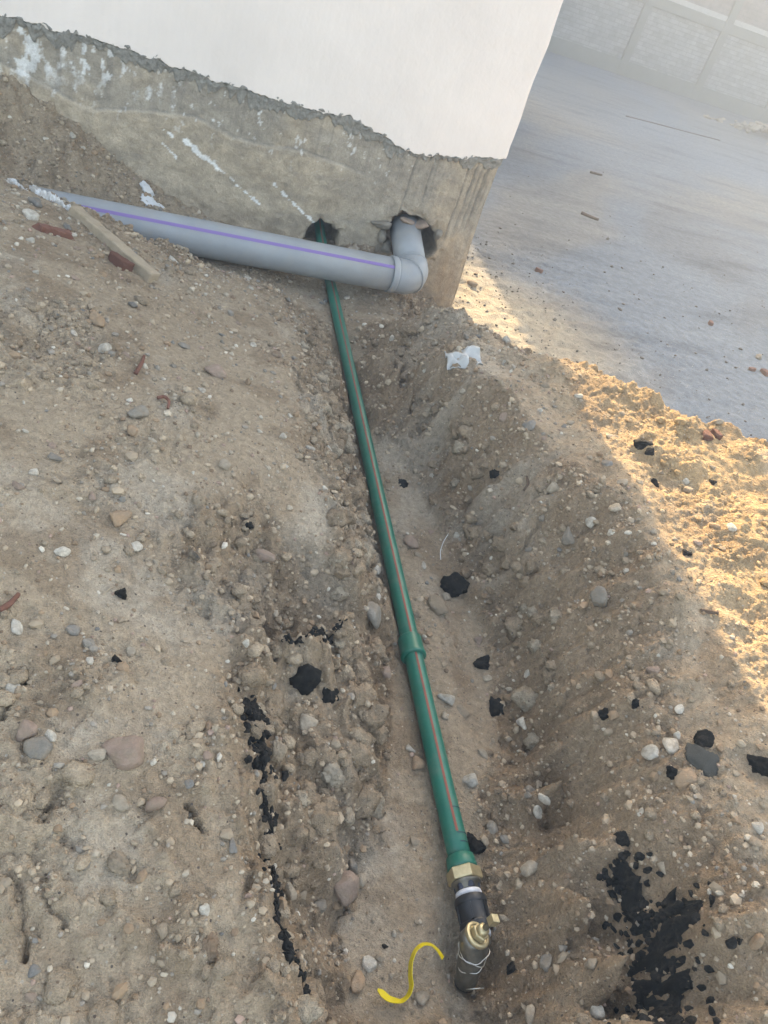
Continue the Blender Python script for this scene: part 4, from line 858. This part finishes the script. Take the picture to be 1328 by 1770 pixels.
# gravel and crumbs nobody could count
def scatter(name, N, cols, smin, smax, mu, sg, dens, lab, sink=.2, seed=1):
    r = np.random.default_rng(seed); x = r.uniform(-.95, 2.6, N*3); y = r.uniform(.3, 3.84, N*3); z = hgt(x, y)
    ok = (z > .02) & (r.random(N*3) < dens(x, y, z)) & ~((np.abs(x-.733) < .04) & (y > .5)); x, y, z = x[ok][:N], y[ok][:N], z[ok][:N]; n_ = len(x)
    s = np.clip(np.exp(r.normal(mu, sg, n_)), smin, smax)*(1+.12*y)*np.where(x > 1.4, .72, 1)
    protos = []
    for k in range(24):
        bm = bmesh.new(); bmesh.ops.create_icosphere(bm, subdivisions=1, radius=1); v = np.array([q.co for q in bm.verts]); f = np.array([[q.index for q in g.verts] for g in bm.faces]); bm.free()
        rr = np.random.default_rng(seed*100+k); v = v*(1+rr.uniform(-.28, .22, len(v)))[:, None]*rr.uniform(.6, 1.15, 3); protos.append((v, f))
    kk = r.integers(24, size=n_); an = r.uniform(0, 6.283, n_); V = np.empty((n_, 12, 3), np.float32); Fc = np.empty((n_, 20, 3), np.int64)
    for k in range(24):
        m = kk == k; v, f = protos[k]; c_, s_ = np.cos(an[m])[:, None], np.sin(an[m])[:, None]
        V[m, :, 0] = (v[:, 0]*c_ - v[:, 1]*s_)*s[m][:, None] + x[m][:, None]; V[m, :, 1] = (v[:, 0]*s_ + v[:, 1]*c_)*s[m][:, None] + y[m][:, None]
        V[m, :, 2] = v[:, 2]*s[m][:, None]*.8 + (z[m]+s[m]*sink)[:, None]; Fc[m] = f[None]
    Fc += (np.arange(n_)*12)[:, None, None]
    me = mesh_np(name, V.reshape(-1, 3), Fc.reshape(-1, 3), False)
    C_ = np.array([c for c, _ in cols]); pr = np.array([q for _, q in cols]); pr = pr/pr.sum(); ci = C_[r.choice(len(cols), n_, p=pr)]*r.uniform(.8, 1.2, (n_, 1))
    hm_ = smooth(x, 1.3, 1.6)[:, None]*.75; ci = ci*(1-hm_) + sun_gold*1.05*hm_  # the heap's painted sunlight tint on its gravel and crumbs
    vcol(me, 'tint', np.repeat(ci, 12, 0)); return tag(put(name, me, MAT['crumb']), lab, kind='stuff')
gcol = [((.50, .445, .37), .07), ((.42, .35, .27), .22), ((.30, .24, .175), .26), ((.27, .232, .19), .14), ((.22, .15, .1), .1), ((.33, .23, .18), .09), ((.20, .185, .165), .03)]
def dn(x, y, z):
    d = .35 + .65*smooth(fbm(x, y, .25, 3, off=81), -.2, .35); return np.clip(d*np.where((x < .55) | (x > .95), 1, .5), 0, 1)
scatter('gravel', 8500, gcol, .0018, .0095, math.log(.0038), .42, dn, 'fine mixed gravel scattered over the sandy soil', .15, 3)
ccol = [(tuple(sand), .5), (tuple(sand*.85), .3), (tuple(earth*1.1), .3)]
cl_c = np.maximum(rough, np.maximum(heap*hsm, patch*.8))
def dc(x, y, z): return np.clip(bil(xs, ys, cl_c, x, y)*.95 + .05, 0, 1)*(z > .0)
scatter('soil_crumbs', 19000, ccol, .0022, .014, math.log(.0038), .5, dc, 'loose crumbs and clods of sandy soil', .15, 5)

def clods(N, seed):
    r = np.random.default_rng(seed); P_ = [lump(700+k, 2, .28) for k in range(10)]; V = []; Fc = []; C_ = []; k = 0; n_ = 0
    while n_ < N:
        x, y = r.uniform(-.9, 2.4), r.uniform(.33, 3.6); z = float(hgt(x, y))
        if z < .04 or (abs(x-.733) < .06 and y > .4) or r.random() > float(bil(xs, ys, cl_c, np.array(x), np.array(y)))**1.3*(.25 if x > 1.4 else 1): continue
        s_ = float(np.clip(np.exp(r.normal(math.log(.0105), .38)), .006, .026)); v, f = P_[r.integers(10)]; q = np.array(Matrix.Rotation(r.uniform(0, 6.3), 3, 'Z'))
        v = (v*s_*[1, 1, .95]) @ q.T + [x, y, z+s_*.12]; V.append(v); Fc.append(f+k); k += len(v); n_ += 1
        hp = float(smooth(np.array(x), 1.25, 1.6)); c_ = (sand*(1-hp)+sun_gold*hp)*r.uniform(.8, 1.08); cut = float(smooth(np.array(z), .27, .14))*(1-hp); c_ = c_*(1-cut*.7)+earth*cut*.7; C_.append(np.repeat(c_[None], len(v), 0))  # clods on the heap take the painted sunlight tint too
    me = mesh_np('soil_clods', np.concatenate(V), np.concatenate(Fc)); vcol(me, 'tint', np.concatenate(C_)); return tag(put('soil_clods', me, MAT['soil']), 'larger clods of the same sandy soil on the banks and heaps', kind='stuff')
clods(900, 8)
def chunks(N, seed):
    r = np.random.default_rng(seed); P_ = [lump(760+k, 3, .34, .12) for k in range(8)]; V = []; Fc = []; C_ = []; k = 0; n_ = 0; bk = np.maximum(bankL, bankR)
    while n_ < N:
        x, y = r.uniform(.1, 1.5), r.uniform(.33, 2.9); z = float(hgt(x, y)); b_ = float(bil(xs, ys, bk, np.array(x), np.array(y)))
        if b_ < .5 or abs(x-.733) < .10 or any((x-a)**2+(y-c_)**2 < (q_+.03)**2 for a, c_, q_ in placed if q_ > .012): continue
        s_ = float(np.clip(np.exp(r.normal(math.log(.021), .35)), .012, .042)); v, f = P_[r.integers(8)]; q = np.array(Matrix.Rotation(r.uniform(0, 6.3), 3, 'Z') @ Matrix.Rotation(r.uniform(-.5, .5), 3, 'X'))
        v = (v*s_*[1, 1, 1.2]) @ q.T + [x, y, z-s_*.15]; V.append(v); Fc.append(f+k); k += len(v); n_ += 1
        c_ = (sand*.55+earth*.45)*r.uniform(.85, 1.15) if r.random() < .8 else np.array([.38, .31, .23]); C_.append(np.repeat(c_[None], len(v), 0))
    me = mesh_np('soil_chunks', np.concatenate(V), np.concatenate(Fc)); vcol(me, 'tint', np.concatenate(C_)); return tag(put('soil_chunks', me, MAT['soil']), 'coarse chunks of packed soil breaking out of the trench banks', kind='stuff')
chunks(280, 14)

# ------------------------------------------------------------------ yellow plastic strip
MAT['yellow'] = material('yellow_plastic', (.62, .47, .012), .45, var=.08, vscale=30, spec=.4)
yp = [(652, 1712, .086, 1), (672, 1729, .080, .8), (694, 1733, .080, .6), (706, 1722, .084, .3), (711, 1706, .088, .1), (708, 1690, .092, .0), (709, 1665, .098, -.15), (716, 1645, .104, -.25), (730, 1633, .104, .1), (745, 1634, .100, .3), (757, 1645, .096, .4), (765, 1658, .092, .5)]
YPt = resample([onz(a, b_, c_) for a, b_, c_, _ in yp], 60); tw = np.interp(np.linspace(0, 1, 60), np.linspace(0, 1, 12), [1.25, 1.15, .9, .5, .25, .15, .2, .3, .55, .7, .8, .9])
Tn = np.gradient(YPt, axis=0); Tn /= np.linalg.norm(Tn, axis=1)[:, None]
V = []; Fc = []
for i in range(60):
    side = np.cross(Tn[i], [0, 0, 1]); side /= np.linalg.norm(side); up_v = np.cross(side, Tn[i])
    if up_v[2] < 0: up_v = -up_v
    a = tw[i]; wv = (side*math.sin(a) + up_v*math.cos(a)); hw = .0080*(1 if i > 2 else .3+.25*i)
    tnrm = np.cross(wv, Tn[i])*.0006; c_ = YPt[i] + np.array([0, 0, .004])
    for s1, s2 in ((-1, -1), (1, -1), (1, 1), (-1, 1)): V.append(c_ + wv*hw*s1 + tnrm*s2)
    if i:
        b0 = 4*(i-1)
        for j in range(4): Fc.append((b0+j, b0+(j+1) % 4, b0+4+(j+1) % 4, b0+4+j))
Fc += [(3, 2, 1, 0), tuple(4*59+j for j in range(4))]
ys_o = put('plastic_strip', mesh_py('plastic_strip', np.array(V)-YPt[30], Fc, False), MAT['yellow']); ys_o.location = YPt[30]
tag(ys_o, 'curled yellow plastic strip on the trench floor left of the valve', 'strip')

# ------------------------------------------------------------------ rubble on the heaps and in the yard
MAT['wood'] = dusted(material('weathered_lath', (.34, .27, .19), .9, var=.3, vscale=25, bump=.6, bscale=60), (.36, .285, .21), .4, .6, .8, 25)
MAT['redbrick'] = material('broken_brick', (.19, .085, .06), .9, var=.3, vscale=30, bump=.8, bscale=80)
MAT['limeflake'] = material('white_plaster_flake', (.66, .66, .66), .9, var=.12, vscale=30, bump=.5, bscale=80)
MAT['film'] = material('white_plastic_film', (.40, .40, .39), .4, spec=.5, var=.1, vscale=20)
MAT['greyboard'] = material('grey_rubble', (.15, .155, .16), .9, var=.3, vscale=20, bump=.8, bscale=60)
MAT['twig'] = material('dry_twig', (.10, .065, .045), .9, var=.3, vscale=40)
def plank(pix0, pix1, wid, thk, name, mat, lab, cat, lift=.0, seed=0):
    a, b_ = hit(*pix0), hit(*pix1); a = a+[0, 0, lift]; b_ = b_+[0, 0, lift]; d = b_-a; L_ = np.linalg.norm(d); d /= L_
    n_ = nrm(*((a+b_)/2)[:2], e=.06); s = np.cross(d, n_); s /= np.linalg.norm(s); n_ = np.cross(s, d); V = []; Fc = []; m = 14
    r = np.random.default_rng(seed)
    for i in range(m):
        t_ = i/(m-1); c_ = a+d*L_*t_ + n_*thk*.2; k = 1 + .05*r.normal(); e_ = .35 if i in (0, m-1) else 0
        for s1, s2 in ((-1, -1), (1, -1), (1, 1), (-1, 1)): V.append(c_ + s*wid*.5*s1*k*(1+.05*r.normal()) + n_*thk*.5*s2*(1+.08*r.normal()) + d*.012*r.normal()*(e_ > 0))
        if i:
            b0 = 4*(i-1)
            for j in range(4): Fc.append((b0+j, b0+(j+1) % 4, b0+4+(j+1) % 4, b0+4+j))
    Fc += [(3, 2, 1, 0), tuple(4*(m-1)+j for j in range(4))]; c_ = (a+b_)/2
    o = put(name, mesh_py(name, np.array(V)-c_, Fc, False), mat); o.location = c_; bevel_auto(o, thk*.12); return tag(o, lab, cat)
plank((128, 372), (262, 488), .055, .045, 'wooden_plank', MAT['wood'], 'sand caked wooden batten lying down the left heap below the pipe', 'plank', .005, 1)
plank((70, 398), (126, 412), .035, .022, 'brick_shard', MAT['redbrick'], 'thin brown brick shard on the left heap beside the batten', 'brick', .004, 2)
def chunk(name, px, py, rp, mat, lab, cat, k=0, kind='facet', flat=1, sink=.25, rot=None, along=1.2):
    p = hit(px, py); MAT['_'+name] = mat; o = stone(name, p, rp*depth(p)/F, '_'+name, k, kind, sink, flat, rot, along); return tag(o, lab, cat)
chunk('brick_fragment', 202, 458, 19, MAT['redbrick'], 'dark red brick fragment beside the batten on the left heap', 'brick', 3, 'block')
chunk('yard_brick', 1220, 757, 12, MAT['redbrick'], 'red brick fragment on the yard just past the heap crest', 'brick', 1, 'block')
chunk('yard_brick', 1238, 754, 10, MAT['redbrick'], 'second red brick piece touching the first past the heap crest', 'brick', 4, 'block')
chunk('yard_brick', 1228, 560, 6, MAT['redbrick'], 'dark brick bit in the middle of the shaded yard', 'brick', 2, 'block')
chunk('yard_brick', 1321, 646, 8, MAT['redbrick'], 'red brick bit at the right edge of the yard', 'brick', 5, 'block')
chunk('yard_brick', 1299, 640, 6, MAT['redbrick'], 'small red brick bit left of the brick bit at the yard edge', 'brick', 6, 'block')
chunk('yard_brick', 931, 469, 6, MAT['redbrick'], 'lone dark brick bit on the yard near the house corner', 'brick', 2, 'block')
chunk('yard_stone', 1310, 620, 8, MAT['st_grey'], 'grey chip on the yard above the brick bits', 'stone', 2)
chunk('yard_stone', 818, 494, 9, MAT['st_tan'], 'sunlit stone casting a shadow on the yard by the house corner', 'stone', 1, 'round')
chunk('yard_stone', 822, 475, 5, MAT['st_brown'], 'brown pebble behind the sunlit stone at the house corner', 'stone', 3, 'round')
chunk('plaster_flake', 254, 329, 12, MAT['limeflake'], 'upper white plaster flake on the fill behind the grey pipe', 'plaster', 1, 'lump', flat=.45)
chunk('plaster_flake', 263, 354, 15, MAT['limeflake'], 'lower white plaster flake touching the top of the grey pipe', 'plaster', 2, 'lump', flat=.45)
chunk('rubble_lump', 605, 447, 17, MAT['st_cream'], 'crumbled pale mortar lump between the two wall holes', 'rubble', 3, 'lump', sink=.4)
# jagged crust of white plaster along the crest
ribbon('plaster_crust', [(-20, 305), (20, 318), (60, 334), (95, 350), (122, 368)], .022, dusted(MAT['limeflake'].copy(), (.30, .25, .19), .40, .62, .8, 40), 'jagged white plaster crust on the crest of the left heap', 'plaster', 6, lift=.012, amp=.010, push=(0, .01))
# crumpled white film on the right heap
def film():
    p = hit(800, 622); n_ = 22; r = .050; V = []; pn_ = nrm(p[0], p[1], .05)
    for j in range(n_):
        for i in range(n_):
            u, v = (i/(n_-1)-.5)*2, (j/(n_-1)-.5)*2; x, y = p[0]+u*r*1.25, p[1]+v*r*(.95+.2*math.sin(u*3))
            V.append((x, y, max(float(hgt(x, y))-.004, p[2]-(pn_[0]*(x-p[0])+pn_[1]*(y-p[1]))/pn_[2]) + .010*(1-.8*max(abs(u), abs(v))**2) + .016*float(vnoise(np.array(u*2.6+3), np.array(v*2.6))) + .007*abs(float(vnoise(np.array(u*6+9), np.array(v*3))))))
    me = mesh_np('plastic_film', np.array(V)-p, grid_faces(n_, n_)); o = put('plastic_film', me, MAT['film']); o.location = p
    s = o.modifiers.new('thickness', 'SOLIDIFY'); s.thickness = .002; return tag(o, 'crumpled scrap of white plastic film on the right heap', 'plastic')
film()
def stick(name, pix, rad, mat, lab, cat, arch=0):
    P = [hit(*q) for q in pix]; m = len(P); P = [q + np.array([0, 0, rad*.8+arch*math.sin(math.pi*i/(m-1))]) for i, q in enumerate(P)]
    Q_ = resample(P, 5*m); c_ = Q_[len(Q_)//2]; V, Fc = tube(Q_-c_, np.linspace(rad, rad*.7, len(Q_)), 7)
    o = put(name, mesh_py(name, V, Fc), mat); o.location = c_; return tag(o, lab, cat)
stick('stick', [(1004, 370), (1018, 376), (1034, 382)], .016, MAT['twig'], 'short dark stick lying in the middle of the yard', 'stick')
stick('steel_rod', [(1082, 201), (1130, 213), (1190, 229), (1245, 243)], .009, MAT['twig'], 'long thin rod on the yard before the boundary wall', 'rod')
stick('stick', [(1020, 299), (1040, 304)], .014, MAT['twig'], 'small stick on the yard beyond the short dark stick', 'stick')
stick('root', [(234, 648), (244, 636), (249, 618)], .006, MAT['redbrick'], 'reddish root sticking out high on the left slope', 'root', .01)
stick('root', [(272, 690), (284, 692), (292, 700), (290, 708)], .005, MAT['redbrick'], 'curled reddish root below the first on the left slope', 'root', .01)
stick('root', [(0, 1058), (16, 1052), (32, 1030)], .006, MAT['redbrick'], 'reddish root at the left picture edge', 'root', .006)
stick('straw', [(176, 1030), (190, 1020), (200, 1014)], .0018, MAT['wood'], 'pale straw left of the black crumb on the left slope', 'straw', .004)
stick('string', [(762, 968), (760, 955), (766, 938), (776, 922)], .0014, MAT['limeflake'], 'thin white string loop on the trench floor', 'string', .006)
stick('stick', [(905, 850), (912, 840), (910, 825)], .005, MAT['twig'], 'dark twig hanging in the upper right bank', 'stick', .004)
stick('stick', [(1210, 1058), (1240, 1062)], .006, MAT['twig'], 'grey twig at the edge of the sunlit heap', 'stick', .003)
# broken masonry round the elbow hole (pieces of the house)
for px, py, sx, sz, mt, rt in ((702, 381, .030, .016, 'st_pink', .15), (728, 388, .036, .017, 'st_pink', -.35), (663, 386, .045, .018, 'st_grey', -.2), (660, 405, .020, .024, 'st_grey', .0), (668, 425, .022, .020, 'st_grey', .2), (756, 404, .014, .03, 'st_grey', .1)):
    p = ony(px, py, YW); me = rock_mesh(mt, abs(hash((px, py))) % 7 if False else (px+py) % 7, 'facet'); o = put('masonry_piece', me, None); o.parent = house
    o.matrix_parent_inverse = Matrix.Translation(-Vector(house.location)); o.matrix_basis = Matrix.Translation((p[0], YW-.004, p[2])) @ Matrix.Rotation(rt, 4, 'Y') @ Matrix.Diagonal((sx*1.35, .04, sz*1.7, 1))
# small pile of rubble in the far right corner of the yard
def rubble_pile():
    r = np.random.default_rng(9); V = []; Fc = []; k = 0; c0 = onz(1345, 245, 0)
    for _ in range(260):
        a, q_ = r.uniform(0, 6.28), abs(r.normal())*.55; s = r.uniform(.04, .13); v, f = facet_rock(900+int(r.integers(8)), 1, 9); x, y = q_*math.cos(a)*1.3, q_*math.sin(a)*.8
        V.append(v*s + [x, y, max(0, .34-.36*q_)*r.uniform(.4, 1)]); Fc.append(f+k); k += len(v)
    o = put('rubble_pile', mesh_np('rubble_pile', np.concatenate(V), np.concatenate(Fc), False), material('rubble_tan', (.28, .235, .185), .95, var=.35, vscale=6)); o.location = c0
    return tag(o, 'low heap of stones in the far right corner of the yard', kind='stuff')
rubble_pile()
# grit on the yard
def yard_grit():
    r = np.random.default_rng(12); V = []; Fc = []; k = 0; n_ = 0
    while n_ < 900:
        x, y = r.uniform(1.5, 7), 2.3+abs(r.normal())*3.2
        if r.random() > math.exp(-(y-2.3)/3.5): continue
        if y < 3.9 and x < 1.6: continue
        s = float(np.exp(r.normal(math.log(.006), .5))); v, f = facet_rock(900+int(r.integers(8)), 1, 9); v = v*min(s, .022) + [x, y, float(.002)]; V.append(v); Fc.append(f+k); k += len(v); n_ += 1
    for _ in range(700):
        x, y = 1.35+abs(r.normal())*.5, r.uniform(2.6, 5.2)
        if y < 3.9 and x < 1.5: continue
        s = float(np.exp(r.normal(math.log(.005), .45))); v, f = facet_rock(900+int(r.integers(8)), 1, 9); V.append(v*min(s, .016) + [x, y, .004]); Fc.append(f+k); k += len(v)
    o = put('yard_grit', mesh_np('yard_grit', np.concatenate(V), np.concatenate(Fc), False), material('grit', (.13, .115, .10), .95, var=.5, vscale=3)); return tag(o, 'dark grit scattered over the yard', kind='stuff')
yard_grit()

# ------------------------------------------------------------------ haze volume added in place of lens glare
V, Fc = box(-40, 60, -30, 60, -1, HN+.6)
hz = put('haze', mesh_py('haze', V, Fc, False), None); tag(hz, 'haze added to stand in for lens glare', kind='stuff')
hm_ = bpy.data.materials.new('added_glare_haze'); hm_.use_nodes = True; t = hm_.node_tree
for nd in list(t.nodes):
    if nd.type != 'OUTPUT_MATERIAL': t.nodes.remove(nd)
pv_ = t.nodes.new('ShaderNodeVolumePrincipled'); pv_.inputs['Color'].default_value = (.78, .88, 1.0, 1); pv_.inputs['Density'].default_value = .027; pv_.inputs['Anisotropy'].default_value = .25
t.links.new(pv_.outputs[0], [nd for nd in t.nodes if nd.type == 'OUTPUT_MATERIAL'][0].inputs['Volume'])
hz.data.materials.append(hm_)
